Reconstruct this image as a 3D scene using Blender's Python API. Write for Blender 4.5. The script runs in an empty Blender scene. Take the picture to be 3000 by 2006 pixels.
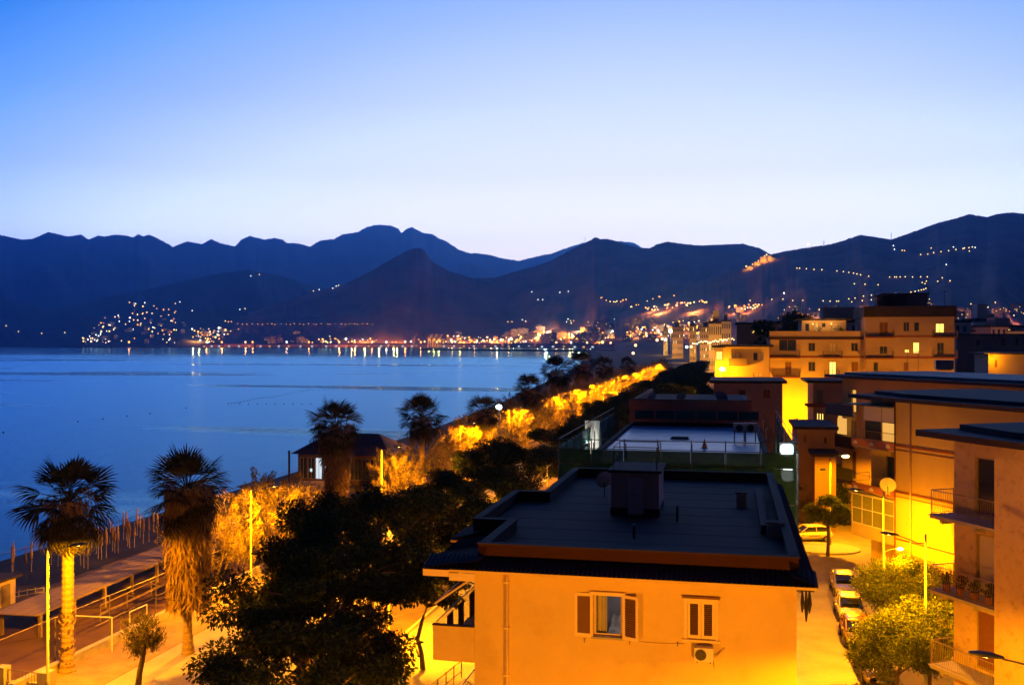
import bpy, math, random
import numpy as np
from mathutils import Vector, Matrix, noise as mnoise

# ------------------------------------------------------------------ camera
scene = bpy.context.scene
COL = scene.collection
F, CX, CY, H = 2917.0, 1500.0, 1003.0, 18.0      # focal in photo pixels, principal point, camera height
YAW = math.atan(642.0 / 2917.0)                  # the street axis is +Y, the camera looks left of it
CA, SA = math.cos(YAW), math.sin(YAW)
cam_d = bpy.data.cameras.new('camera'); cam = bpy.data.objects.new('camera', cam_d); COL.objects.link(cam)
cam.location = (0, 0, H); cam.rotation_euler = (math.pi / 2, 0, YAW)
cam_d.sensor_width = 36.0; cam_d.lens = 36.0 * F / 3000.0
cam_d.clip_start = 0.3; cam_d.clip_end = 60000
scene.camera = cam

# ------------------------------------------------------------------ world: dusk sky, afterglow over the saddle in the hills
SUNSET_PX = 1900.0
world = bpy.data.worlds.new('World'); scene.world = world; world.use_nodes = True
nt = world.node_tree; nt.nodes.clear()
def N(t, **k):
    n = nt.nodes.new(t)
    for a, b in k.items(): setattr(n, a, b)
    return n
L = nt.links.new
def lin(c): return tuple(((v / 255) / 12.92 if v / 255 <= .04045 else ((v / 255 + .055) / 1.055) ** 2.4) for v in c)
def set_ramp(r, st):
    el = r.color_ramp.elements
    while len(el) < len(st): el.new(.5)
    for e, (p, c) in zip(el, st): e.position = p; e.color = (*c, 1)
out = N('ShaderNodeOutputWorld'); bg = N('ShaderNodeBackground'); L(bg.outputs[0], out.inputs[0])
tc = N('ShaderNodeTexCoord'); sep = N('ShaderNodeSeparateXYZ'); L(tc.outputs['Generated'], sep.inputs[0])
# the afterglow: colour runs with elevation plus the turn away from the sunset azimuth
sx = (SUNSET_PX - CX) / F
sdir = Vector((sx * CA - SA, sx * SA + CA, 0)).normalized()
SUN_AZ = math.atan2(sdir.x, sdir.y)
hx = N('ShaderNodeVectorMath', operation='MULTIPLY'); L(tc.outputs['Generated'], hx.inputs[0]); hx.inputs[1].default_value = (1, 1, 0)
hn = N('ShaderNodeVectorMath', operation='NORMALIZE'); L(hx.outputs[0], hn.inputs[0])
dt = N('ShaderNodeVectorMath', operation='DOT_PRODUCT'); L(hn.outputs[0], dt.inputs[0]); dt.inputs[1].default_value = tuple(sdir)
one = N('ShaderNodeMath', operation='SUBTRACT'); one.inputs[0].default_value = 1; L(dt.outputs['Value'], one.inputs[1])
arg = N('ShaderNodeMath', operation='ADD'); L(sep.outputs['Z'], arg.inputs[0]); L(one.outputs[0], arg.inputs[1])
half = N('ShaderNodeMath', operation='MULTIPLY'); L(arg.outputs[0], half.inputs[0]); half.inputs[1].default_value = .5
ramp = N('ShaderNodeValToRGB'); L(half.outputs[0], ramp.inputs[0])
set_ramp(ramp, [(p / 2, lin(c)) for p, c in [(0.0, (244, 228, 222)), (0.09, (243, 233, 226)), (0.12, (240, 235, 232)), (0.165, (233, 234, 240)), (0.235, (214, 227, 248)), (0.33, (160, 190, 252)), (0.40, (112, 166, 246)),
    (0.49, (24, 122, 228)), (0.64, (30, 84, 180)), (0.95, (22, 40, 98)), (1.5, (14, 20, 46)), (2.0, (10, 14, 32))]])
gain = N('ShaderNodeValToRGB'); L(sep.outputs['Z'], gain.inputs[0])      # low sky shines through more haze than high sky
set_ramp(gain, [(p, (g / 3, g / 3, g / 3)) for p, g in [(0, 3.0), (.107, 3.0), (.165, 2.0), (.235, 1.56), (.33, 1.36), (.6, 1.2), (1, 1.12)]])
# faint physical sky (sun under the horizon) mixed in
sky = N('ShaderNodeTexSky'); sky.sky_type = 'NISHITA'; sky.sun_disc = False
sky.sun_elevation = math.radians(-2.0); sky.sun_rotation = SUN_AZ
mul = N('ShaderNodeMix', data_type='RGBA', blend_type='MULTIPLY'); mul.inputs[0].default_value = 1
L(ramp.outputs[0], mul.inputs[6]); L(gain.outputs[0], mul.inputs[7])
add = N('ShaderNodeMix', data_type='RGBA', blend_type='ADD'); add.inputs[0].default_value = .003
L(mul.outputs[2], add.inputs[6]); L(sky.outputs[0], add.inputs[7])
L(add.outputs[2], bg.inputs[0]); bg.inputs[1].default_value = 3.0

# ------------------------------------------------------------------ exposure and render settings
vs = scene.view_settings
vs.view_transform = 'Standard'; vs.look = 'None'; vs.exposure = 0.0; vs.gamma = 1.0; vs.use_curve_mapping = False
cy = scene.cycles
cy.use_denoising = True; cy.max_bounces = 5; cy.diffuse_bounces = 3; cy.glossy_bounces = 3; cy.transmission_bounces = 4
cy.transparent_max_bounces = 8; cy.volume_bounces = 1; cy.sample_clamp_indirect = 2.0; cy.caustics_reflective = False; cy.caustics_refractive = False
cy.use_adaptive_sampling = False; world.cycles.sampling_method = 'NONE'   # light samples go to the lamps, the smooth sky is found by the bounces
scene.render.filter_size = 1.5 if hasattr(scene.render, 'filter_size') else None

# ------------------------------------------------------------------ photograph geometry helpers
def ray(px, py=CY):
    xc = (px - CX) / F; return Vector((xc * CA - SA, xc * SA + CA, -(py - CY) / F))
def atD(px, py, d): r = ray(px, py); return Vector((r.x * d, r.y * d, H + r.z * d))
def atZ(px, py, z): r = ray(px, py); return atD(px, py, (z - H) / r.z)
def atY(px, py, y): r = ray(px, py); return atD(px, py, y / r.y)
def atX(px, py, x): r = ray(px, py); return atD(px, py, x / r.x)
def depth_of(v): return -v[0] * SA + v[1] * CA
def pix(v):
    d = depth_of(v); X = v[0] * CA + v[1] * SA
    return (CX + F * X / d, CY - F * (v[2] - H) / d)
R = random.Random(11)

# ------------------------------------------------------------------ materials
MATS = {}
def mat(name, col=(.5, .5, .5), rough=.8, var=.18, scale=1.5, bump=0., bscale=None, metal=0., spec=.3, stain=None, stain_amt=.0, stain_scale=.6, emit=None, estr=0., alpha=1., stretch=None):
    if name in MATS: return MATS[name]
    m = bpy.data.materials.new(name); m.use_nodes = True; t = m.node_tree; nd, lk = t.nodes, t.links.new
    b = nd['Principled BSDF']
    b.inputs['Roughness'].default_value = rough; b.inputs['Metallic'].default_value = metal
    b.inputs['Specular IOR Level'].default_value = spec
    b.inputs['Base Color'].default_value = (*col, 1)
    if emit is not None:
        b.inputs['Emission Color'].default_value = (*emit, 1); b.inputs['Emission Strength'].default_value = estr
    if alpha < 1: b.inputs['Alpha'].default_value = alpha
    if var > 0 or bump > 0 or stain:
        co = nd.new('ShaderNodeTexCoord'); vec = co.outputs['Object']
        if stretch:
            mp = nd.new('ShaderNodeMapping'); mp.inputs['Scale'].default_value = stretch; lk(vec, mp.inputs[0]); vec = mp.outputs[0]
        n1 = nd.new('ShaderNodeTexNoise'); n1.inputs['Scale'].default_value = scale; n1.inputs['Detail'].default_value = 6; n1.inputs['Roughness'].default_value = .62
        lk(vec, n1.inputs['Vector'])
        cr = nd.new('ShaderNodeValToRGB'); lk(n1.outputs['Fac'], cr.inputs[0])
        cr.color_ramp.elements[0].position = .28; cr.color_ramp.elements[1].position = .72
        cr.color_ramp.elements[0].color = (*[c * (1 - var) for c in col], 1); cr.color_ramp.elements[1].color = (*[min(.95, c * (1 + var)) for c in col], 1)
        src = cr.outputs[0]
        if stain:
            n2 = nd.new('ShaderNodeTexNoise'); n2.inputs['Scale'].default_value = stain_scale; n2.inputs['Detail'].default_value = 8; n2.inputs['Roughness'].default_value = .7
            lk(co.outputs['Object'], n2.inputs['Vector'])
            c2 = nd.new('ShaderNodeValToRGB'); c2.color_ramp.elements[0].position = .52; c2.color_ramp.elements[1].position = .72
            c2.color_ramp.elements[1].color = (stain_amt,) * 3 + (1,); c2.color_ramp.elements[0].color = (0, 0, 0, 1)
            lk(n2.outputs['Fac'], c2.inputs[0])
            mx = nd.new('ShaderNodeMix'); mx.data_type = 'RGBA'; lk(c2.outputs[0], mx.inputs[0]); lk(src, mx.inputs[6]); mx.inputs[7].default_value = (*stain, 1); src = mx.outputs[2]
        lk(src, b.inputs['Base Color'])
        if bump > 0:
            n3 = nd.new('ShaderNodeTexNoise'); n3.inputs['Scale'].default_value = bscale or scale * 6; n3.inputs['Detail'].default_value = 4; lk(vec, n3.inputs['Vector'])
            bp = nd.new('ShaderNodeBump'); bp.inputs['Strength'].default_value = bump; bp.inputs['Distance'].default_value = .05
            lk(n3.outputs['Fac'], bp.inputs['Height']); lk(bp.outputs[0], b.inputs['Normal'])
    MATS[name] = m; return m
def leafmat(name, c0, c1, trans=.25):
    m = bpy.data.materials.new(name); m.use_nodes = True; t = m.node_tree; nd, lk = t.nodes, t.links.new
    nd.clear(); o = nd.new('ShaderNodeOutputMaterial'); g = nd.new('ShaderNodeNewGeometry'); cr = nd.new('ShaderNodeValToRGB')
    cr.color_ramp.elements[0].color = (*c0, 1); cr.color_ramp.elements[1].color = (*c1, 1)
    lk(g.outputs['Random Per Island'], cr.inputs[0])
    d = nd.new('ShaderNodeBsdfDiffuse'); tr = nd.new('ShaderNodeBsdfTranslucent'); mx = nd.new('ShaderNodeMixShader'); mx.inputs[0].default_value = trans
    lk(cr.outputs[0], d.inputs[0]); lk(cr.outputs[0], tr.inputs[0]); lk(d.outputs[0], mx.inputs[1]); lk(tr.outputs[0], mx.inputs[2]); lk(mx.outputs[0], o.inputs[0])
    MATS[name] = m; return m
def emitmat(name, col, s):
    if name in MATS: return MATS[name]
    m = bpy.data.materials.new(name); m.use_nodes = True; t = m.node_tree; t.nodes.clear()
    e = t.nodes.new('ShaderNodeEmission'); o = t.nodes.new('ShaderNodeOutputMaterial'); t.links.new(e.outputs[0], o.inputs[0])
    e.inputs[0].default_value = (*col, 1); e.inputs[1].default_value = s; m.cycles.emission_sampling = 'NONE'; MATS[name] = m; return m
SODIUM = (1.0, .32, .0)

# ------------------------------------------------------------------ mesh builder and object helpers
class MB:
    def __init__(s): s.v = []; s.f = []; s.m = []; s.cur = 0
    def quad(s, a, b, c, d):
        i = len(s.v); s.v += [tuple(a), tuple(b), tuple(c), tuple(d)]; s.f.append((i, i + 1, i + 2, i + 3)); s.m.append(s.cur)
    def tri(s, a, b, c):
        i = len(s.v); s.v += [tuple(a), tuple(b), tuple(c)]; s.f.append((i, i + 1, i + 2)); s.m.append(s.cur)
    def box(s, x0, x1, y0, y1, z0, z1):
        i = len(s.v)
        s.v += [(x0, y0, z0), (x1, y0, z0), (x1, y1, z0), (x0, y1, z0), (x0, y0, z1), (x1, y0, z1), (x1, y1, z1), (x0, y1, z1)]
        for q in ((0, 3, 2, 1), (4, 5, 6, 7), (0, 1, 5, 4), (1, 2, 6, 5), (2, 3, 7, 6), (3, 0, 4, 7)): s.f.append(tuple(i + k for k in q)); s.m.append(s.cur)
        return s
    def prism(s, pts, z0, z1, z1f=None):
        i = len(s.v); n = len(pts)
        s.v += [(p[0], p[1], z0) for p in pts] + [(p[0], p[1], z1) for p in pts]
        s.f.append(tuple(i + n - 1 - k for k in range(n))); s.m.append(s.cur); s.f.append(tuple(i + n + k for k in range(n))); s.m.append(s.cur)
        for k in range(n): s.f.append((i + k, i + (k + 1) % n, i + n + (k + 1) % n, i + n + k)); s.m.append(s.cur)
        return s
    def tube(s, pts, rad, n=7, cap=True):
        pts = [Vector(p) for p in pts]; rad = rad if isinstance(rad, (list, tuple)) else [rad] * len(pts); i0 = len(s.v)
        for k, p in enumerate(pts):
            d = (pts[min(k + 1, len(pts) - 1)] - pts[max(k - 1, 0)]).normalized()
            a = d.cross(Vector((0, 0, 1)) if abs(d.z) < .95 else Vector((1, 0, 0))).normalized(); b = d.cross(a)
            for j in range(n):
                w = 2 * math.pi * j / n; s.v.append(tuple(p + (a * math.cos(w) + b * math.sin(w)) * rad[k]))
        for k in range(len(pts) - 1):
            for j in range(n):
                q = i0 + k * n; s.f.append((q + j, q + j + n, q + (j + 1) % n + n, q + (j + 1) % n)); s.m.append(s.cur)
        if cap:
            s.f.append(tuple(i0 + j for j in range(n))); s.m.append(s.cur)
            q = i0 + (len(pts) - 1) * n; s.f.append(tuple(q + n - 1 - j for j in range(n))); s.m.append(s.cur)
        return s
    def ell(s, c, r, nu=10, nv=6):
        i0 = len(s.v); c = Vector(c)
        for a in range(nv + 1):
            th = math.pi * a / nv
            for b in range(nu):
                ph = 2 * math.pi * b / nu
                s.v.append((c.x + r[0] * math.sin(th) * math.cos(ph), c.y + r[1] * math.sin(th) * math.sin(ph), c.z + r[2] * math.cos(th)))
        for a in range(nv):
            for b in range(nu):
                s.f.append((i0 + a * nu + b, i0 + (a + 1) * nu + b, i0 + (a + 1) * nu + (b + 1) % nu, i0 + a * nu + (b + 1) % nu)); s.m.append(s.cur)
        return s
    def mesh(s, name, mats, smooth=False):
        me = bpy.data.meshes.new(name); me.from_pydata(s.v, [], s.f)
        for mm in (mats if isinstance(mats, (list, tuple)) else [mats]): me.materials.append(mm)
        if any(s.m): me.polygons.foreach_set('material_index', s.m)
        if smooth: me.polygons.foreach_set('use_smooth', [True] * len(s.f))
        me.update(); return me
    def build(s, name, mats, parent=None, smooth=False, **k): return link(name, s.mesh(name, mats, smooth), parent, **k)
def link(name, me, parent=None, loc=(0, 0, 0), rot=(0, 0, 0), sc=(1, 1, 1)):
    o = bpy.data.objects.new(name, me); COL.objects.link(o); o.location = loc; o.rotation_euler = rot; o.scale = sc
    if parent: o.parent = parent
    return o
BOXC = {}
def box(name, parent, x0, x1, y0, y1, z0, z1, m):
    """a box part; alike boxes share mesh data, the object sits at the box's centre"""
    k = (round(x1 - x0, 3), round(y1 - y0, 3), round(z1 - z0, 3), m.name)
    if k not in BOXC:
        a, b, c = k[0] / 2, k[1] / 2, k[2] / 2; BOXC[k] = MB().box(-a, a, -b, b, -c, c).mesh(name, m)
    return link(name, BOXC[k], parent, ((x0 + x1) / 2, (y0 + y1) / 2, (z0 + z1) / 2))
def tag(o, label, cat, group=None):
    o['label'] = label; o['category'] = cat
    if group: o['group'] = group
    return o
def thing(name, label, cat, loc=(0, 0, 0), rz=0., group=None):
    o = bpy.data.objects.new(name, None); COL.objects.link(o); o.location = loc; o.rotation_euler = (0, 0, rz); o.empty_display_size = .3
    return tag(o, label, cat, group)
def struct(o, kind='structure'): o['kind'] = kind; return o
def copy_tree(o, parent=None):
    c = o.copy(); COL.objects.link(c); c.parent = parent
    for ch in o.children: copy_tree(ch, c)
    return c
K_SOD = 7.        # sodium lamps against the dusk sky
def point(name, parent, loc, power, col=SODIUM, rad=.12, spot=0):
    if col is SODIUM: power *= K_SOD
    l = bpy.data.lights.new(name, 'SPOT' if spot else 'POINT'); l.energy = power;
    if spot: l.spot_size = math.radians(spot); l.spot_blend = .2
    l.color = col; l.shadow_soft_size = rad
    o = bpy.data.objects.new(name, l); COL.objects.link(o); o.location = loc
    if parent: o.parent = parent
    return o

# ------------------------------------------------------------------ base materials
m_asph = mat('asphalt', (.34, .31, .25), .85, .22, .35, .25, 14, stain=(.16, .15, .14), stain_amt=.7, stain_scale=.25)
m_pave = mat('paving', (.34, .31, .27), .8, .15, .8, .2, 9, stain=(.2, .18, .15), stain_amt=.6, stain_scale=.3)
m_kerb = mat('kerb_stone', (.45, .43, .4), .8, .12, 3)
m_earth = mat('dry_earth', (.17, .12, .07), .95, .3, .7, .4, 8)
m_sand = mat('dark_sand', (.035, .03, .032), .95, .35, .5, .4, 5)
m_conc = mat('concrete', (.36, .34, .32), .85, .14, 1.5, .15)
m_post = mat('lamp_post_paint', (.42, .44, .30), .45, .08, 4, spec=.5)
m_head = mat('lamp_head_shell', (.07, .075, .09), .4, .05, 4, spec=.5)
m_lens = emitmat('sodium_lens', (1., .62, .10), 30)
m_black = mat('dark_iron', (.03, .03, .035), .5, .1, 5, spec=.4)
m_iron = mat('painted_railing', (.16, .13, .11), .5, .15, 6, spec=.4)
m_white = mat('white_paint', (.72, .70, .66), .55, .06, 3)
m_glass = mat('window_glass', (.03, .04, .06), .08, 0, spec=.8)
m_bark = mat('bark', (.09, .065, .045), .95, .35, 5, .6, 14)
m_palmbark = mat('palm_bark', (.30, .22, .13), .95, .35, 4, .7, 9, stretch=(1, 1, 3))
m_wood = mat('weathered_planks', (.25, .19, .16), .85, .25, 2, .2)
# ================================================================== THE LARGE STRUCTURE: land, sea, hills, haze
SEA = -2.6
# sea
m_sea = bpy.data.materials.new('sea_water'); m_sea.use_nodes = True
t = m_sea.node_tree; nd, lk = t.nodes, t.links.new; b = nd['Principled BSDF']
nd.remove(b); oS = nd['Material Output']
b = nd.new('ShaderNodeBsdfGlossy'); df = nd.new('ShaderNodeBsdfDiffuse'); fr = nd.new('ShaderNodeFresnel'); fr.inputs[0].default_value = 1.34; mxs = nd.new('ShaderNodeMixShader')
b.inputs['Color'].default_value = (.36, .74, 1, 1); df.inputs['Color'].default_value = (.004, .035, .11, 1)
lk(fr.outputs[0], mxs.inputs[0]); lk(df.outputs[0], mxs.inputs[1]); lk(b.outputs[0], mxs.inputs[2]); lk(mxs.outputs[0], oS.inputs[0])
co = nd.new('ShaderNodeTexCoord')
def nz(scale, sxyz, rotz, detail=3):
    mp = nd.new('ShaderNodeMapping'); mp.inputs['Scale'].default_value = sxyz; mp.inputs['Rotation'].default_value = (0, 0, rotz); lk(co.outputs['Object'], mp.inputs[0])
    n = nd.new('ShaderNodeTexNoise'); n.inputs['Scale'].default_value = scale; n.inputs['Detail'].default_value = detail; lk(mp.outputs[0], n.inputs['Vector']); return n
w1 = nz(.22, (1, .45, 1), .5); w2 = nz(1.1, (1, .6, 1), .2); sl = nz(.0042, (.5, 3.2, 1), -.16, 6)
ad = nd.new('ShaderNodeMath'); ad.operation = 'MULTIPLY_ADD'; lk(w2.outputs['Fac'], ad.inputs[0]); ad.inputs[1].default_value = .35; lk(w1.outputs['Fac'], ad.inputs[2])
bp = nd.new('ShaderNodeBump'); bp.inputs['Distance'].default_value = .9; lk(ad.outputs[0], bp.inputs['Height'])
sr = nd.new('ShaderNodeMapRange'); lk(sl.outputs['Fac'], sr.inputs[0]); sr.inputs[1].default_value = .54; sr.inputs[2].default_value = .60; sr.inputs[3].default_value = .35; sr.inputs[4].default_value = .15
lk(sr.outputs[0], bp.inputs['Strength']); lk(bp.outputs[0], b.inputs['Normal'])
# wind-roughened water near us, calmer slicks in streaks and in the lee of the far shore
sxy = nd.new('ShaderNodeSeparateXYZ'); lk(co.outputs['Object'], sxy.inputs[0])
calm = nd.new('ShaderNodeMapRange'); lk(sxy.outputs['Y'], calm.inputs[0]); calm.inputs[1].default_value = 850; calm.inputs[2].default_value = 1700; calm.inputs[3].default_value = .285; calm.inputs[4].default_value = .10
slk = nd.new('ShaderNodeMapRange'); lk(sl.outputs['Fac'], slk.inputs[0]); slk.inputs[1].default_value = .565; slk.inputs[2].default_value = .60; slk.inputs[3].default_value = 1.; slk.inputs[4].default_value = .5
rmul = nd.new('ShaderNodeMath'); rmul.operation = 'MULTIPLY'; lk(calm.outputs[0], rmul.inputs[0]); lk(slk.outputs[0], rmul.inputs[1]); lk(rmul.outputs[0], b.inputs['Roughness'])
sea = MB(); sea.quad((-16000, -300, 0), (9000, -300, 0), (9000, 16000, 0), (-16000, 16000, 0))
struct(sea.build('sea', m_sea, loc=(0, 0, SEA)))

# near land: the shoreline, from the photograph's waterline, then the beach and the quay edge
shore = [(-66, -200), (-66, 0), (-66.5, 80), (-66.5, 110), (-67, 160), (-69, 230), (-76, 330), (-88, 450), (-106, 650), (-135, 900), (-175, 1250), (-235, 1700), (-330, 2250), (-420, 2600)]
def shore_x(y):
    for (x0, y0), (x1, y1) in zip(shore, shore[1:]):
        if y0 <= y <= y1: return x0 + (x1 - x0) * (y - y0) / (y1 - y0)
    return shore[-1][0]
land = MB()
ys = [-200, 0, 40, 60, 80, 100, 130, 160, 200, 260, 330, 450, 650, 900, 1250, 1700, 2250, 2600]
for a, c in zip(ys, ys[1:]):
    land.quad((shore_x(a) + 17, a, 0), (5200, a, 0), (5200, c, 0), (shore_x(c) + 17, c, 0))
struct(land.build('ground', m_earth))
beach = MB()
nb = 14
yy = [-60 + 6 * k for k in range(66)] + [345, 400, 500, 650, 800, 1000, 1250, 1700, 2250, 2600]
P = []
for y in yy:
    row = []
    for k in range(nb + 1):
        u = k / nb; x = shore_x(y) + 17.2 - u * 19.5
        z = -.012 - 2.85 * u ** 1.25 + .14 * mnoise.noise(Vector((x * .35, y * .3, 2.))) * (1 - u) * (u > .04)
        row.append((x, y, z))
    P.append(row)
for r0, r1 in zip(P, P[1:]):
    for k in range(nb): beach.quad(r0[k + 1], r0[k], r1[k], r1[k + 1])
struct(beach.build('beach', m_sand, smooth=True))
# low surf line where the swell breaks
surf = MB()
m_foam = mat('surf_foam', (.55, .58, .62), .5, .2, 1.2, alpha=.55)
for k in range(90):
    y = -20 + 4 * k; y2 = y + 4
    a, c = [shore_x(q) - 2.2 + 1.1 * mnoise.noise(Vector((q * .09, 7, 0))) for q in (y, y2)]
    wa, wb = [.25 + .8 * abs(mnoise.noise(Vector((q * .13, 3, 0)))) for q in (y, y2)]
    surf.quad((a - wa, y, SEA + .05), (a, y, SEA + .06), (c, y2, SEA + .06), (c - wb, y2, SEA + .05))
struct(surf.build('surf', m_foam), 'stuff')

# ------------------------------------------------------------------ hills
class Ridge:
    def __init__(s, name, pts, Df, Dr, p, amp, m, rows=30, step=4, back=.35, z0=0., seed=0):
        s.pts, s.Df, s.Dr, s.p, s.amp, s.z0, s.seed = pts, Df, Dr, p, amp, z0, seed
        px0, px1 = pts[0][0], pts[-1][0]; n = int((px1 - px0) / step)
        g = MB(); cols = []
        for i in range(n + 1):
            px = px0 + (px1 - px0) * i / n; c = [s.point(px, k / rows) for k in range(rows + 1)]
            top = c[-1]; d = s.dr(px) * (1 + back); q = atD(px, CY, d); c.append(Vector((q.x, q.y, top.z * .35))); q = atD(px, CY, d * 1.12); c.append(Vector((q.x, q.y, -5)))
            cols.append(c)
        nv = rows + 3
        g.v = [tuple(v) for c in cols for v in c]
        for i in range(n):
            for k in range(nv - 1): g.f.append((i * nv + k, (i + 1) * nv + k, (i + 1) * nv + k + 1, i * nv + k + 1)); g.m.append(0)
        struct(g.build(name, m, smooth=True))
    def ridge_py(s, px):
        pts = s.pts
        if px <= pts[0][0]: return pts[0][1]
        for (x0, y0), (x1, y1) in zip(pts, pts[1:]):
            if x0 <= px <= x1: return y0 + (y1 - y0) * (px - x0) / (x1 - x0) + (mnoise.noise(Vector((px * .11, s.seed, 0))) * 1.9 + mnoise.noise(Vector((px * .31, s.seed, 5))) * 1.3)
        return pts[-1][1]
    def df(s, px): return s.Df(px) if callable(s.Df) else s.Df
    def dr(s, px): return s.Dr(px) if callable(s.Dr) else s.Dr
    def point(s, px, t):
        d0, d1 = s.df(px), s.dr(px); d = d0 + (d1 - d0) * t
        zr = H + (CY - s.ridge_py(px)) / F * d1
        z = s.z0 + (zr - s.z0) * t ** s.p
        w = s.amp * (zr - s.z0) * t * (1 - t) * 4
        q = atD(px, CY, d)
        z += w * (.6 * mnoise.noise(Vector((px * .011 + d * .0002, d * .0005, s.seed))) + .3 * abs(mnoise.noise(Vector((px * .021 + d * .0011, d * .0032, s.seed + 3)))) - .12)
        return Vector((q.x, q.y, max(z, s.z0 - 1)))
    def on(s, px, py):
        lo, hi = 0., 1.
        for _ in range(26):
            m = (lo + hi) / 2
            if pix(s.point(px, m))[1] > py: lo = m
            else: hi = m
        return s.point(px, (lo + hi) / 2)
m_far = mat('far_mountain_scrub', (.035, .05, .045), .95, .3, .0012)
m_hill = mat('hill_scrub', (.27, .125, .11), .95, .5, .004)
far_pts = [(-700, 640), (-400, 668), (-200, 676), (0, 688), (64, 702), (94, 700), (141, 680), (171, 686), (200, 693), (226, 689), (238, 686), (258, 702), (288, 690), (307, 693), (337, 687), (371, 690), (388, 695), (407, 686), (420, 693), (435, 687), (460, 697), (507, 723), (548, 707), (593, 715), (618, 700), (644, 712), (689, 722), (698, 712), (708, 701), (731, 691), (776, 702), (802, 697), (827, 701), (838, 711), (874, 713), (908, 723), (936, 705), (979, 700), (1002, 687), (1048, 680), (1074, 665), (1105, 658), (1146, 661), (1166, 669), (1176, 683), (1187, 673), (1207, 665), (1238, 682), (1266, 685), (1286, 699), (1307, 706), (1345, 732), (1381, 743), (1391, 741), (1437, 747), (1468, 756), (1519, 764), (1545, 758), (1591, 747), (1616, 743), (1652, 729), (1709, 711), (1760, 704), (1821, 707), (1857, 711), (1883, 727), (1960, 750), (2100, 790)]
RA_ = Ridge('far_mountains', far_pts, 5600, lambda px: 11500 + 2500 * max(0, min(1, (px - 300) / 1000)), 1.25, .16, m_far, seed=1)
RB_ = Ridge('coastal_spur', [(-700, 700), (-300, 800), (0, 872), (150, 905), (300, 872), (420, 850), (540, 822), (640, 800), (725, 790), (820, 806), (900, 832), (1000, 856), (1150, 885), (1400, 930)], lambda px: 4300 + max(0, 260 - px) * 2.2, 6300, 1.15, .22, m_far, seed=2)
RC_ = Ridge('pointed_hill', [(640, 960), (760, 905), (900, 860), (997, 839), (1079, 798), (1135, 765), (1187, 737), (1217, 726), (1238, 729), (1250, 742), (1263, 765), (1309, 791), (1371, 811), (1440, 830), (1560, 880)], 4050, 5000, 1.25, .2, m_hill, seed=3)
RD_ = Ridge('central_hills', [(820, 930), (1100, 870), (1300, 832), (1371, 815), (1453, 813), (1499, 798), (1560, 782), (1616, 763), (1668, 734), (1719, 709), (1744, 695), (1760, 700), (1783, 700), (1816, 710), (1872, 726), (1903, 727), (1929, 714), (1954, 708), (2000, 714), (2046, 719), (2100, 717), (2175, 714), (2226, 727), (2252, 742), (2300, 770), (2450, 830)],
            lambda px: 4000 if px < 1500 else 4000 - (px - 1500) * 2.6, 5200, 1.5, .16, m_hill, seed=4)
RE_ = Ridge('castle_hills', [(1800, 925), (1950, 870), (2050, 825), (2120, 800), (2187, 775), (2230, 752), (2262, 744), (2300, 736), (2367, 725), (2431, 716), (2460, 708), (2520, 688), (2584, 697), (2610, 702), (2661, 684), (2750, 652), (2800, 640), (2840, 627), (2891, 636), (2925, 626), (2968, 622), (3000, 627), (3200, 610), (3500, 640)],
            lambda px: 1900 if px < 2100 else max(750, 1900 - (px - 2100) * 2.6), 3600, 1.7, .12, m_hill, seed=5)
# far shore strip the port and the town stand on
fl = MB()
cols = []
for px in range(-600, 2300, 60):
    d0 = 4000 if px < 1500 else (4000 - (px - 1500) * 3.2); d0 = d0 + max(0, 260 - px) * 2.2
    cols.append((atD(px, CY, max(d0, 1500) - 60), atD(px, CY, 7000)))
for (a, c), (e, g) in zip(cols, cols[1:]): fl.quad((a.x, a.y, -.3), (e.x, e.y, -.3), (g.x, g.y, -.3), (c.x, c.y, -.3)); fl.quad((a.x, a.y, -3.5), (e.x, e.y, -3.5), (e.x, e.y, -.3), (a.x, a.y, -.3))
struct(fl.build('far_shore', mat('far_shore_ground', (.06, .055, .05), .9, .2, .01)))

# ------------------------------------------------------------------ haze: one closed box of even, thin air
hz = MB(); hz.box(-15500, 8500, -290, 15900, -6, 1750)
hzo = hz.build('haze', bpy.data.materials.new('dusk_air'))
hm = hzo.data.materials[0]; hm.use_nodes = True; hm.node_tree.nodes.clear()
pv = hm.node_tree.nodes.new('ShaderNodeVolumePrincipled'); oo = hm.node_tree.nodes.new('ShaderNodeOutputMaterial'); hm.node_tree.links.new(pv.outputs[0], oo.inputs['Volume'])
pv.inputs['Color'].default_value = (.12, .41, 1, 1); pv.inputs['Density'].default_value = 7.4e-5; pv.inputs['Anisotropy'].default_value = 0.68
struct(hzo, 'stuff'); hzo['label'] = 'thin blue dusk haze over the bay'
# ================================================================== ROADS AND PATHS
def sheet(name, rects, z, m, curb=None):
    g = MB()
    for x0, x1, y0, y1 in rects: g.quad((x0, y0, z), (x1, y0, z), (x1, y1, z), (x0, y1, z))
    return struct(g.build(name, m))
sheet('seafront_road', [(-19.5, -10.6, -40, 600)], .006, m_asph)
sheet('promenade_path', [(-32.2, -23.6, -40, 600)], .010, m_pave)
sheet('street', [(3.4, 34, -40, 210), (-10.5, 3.39, 54, 56.4)], .006, m_asph)
sheet('side_pavement', [(2.0, 3.2, -30, 110)], .12, m_pave)
kb = MB(); kb.box(3.2, 3.4, -30, 110, -.05, .135); struct(kb.build('kerb', m_kerb))
kb = MB(); kb.box(-23.6, -23.4, -40, 600, -.05, .13); kb.box(-19.7, -19.5, -40, 600, -.05, .13); struct(kb.build('planted_strip_kerb', m_kerb))
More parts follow.
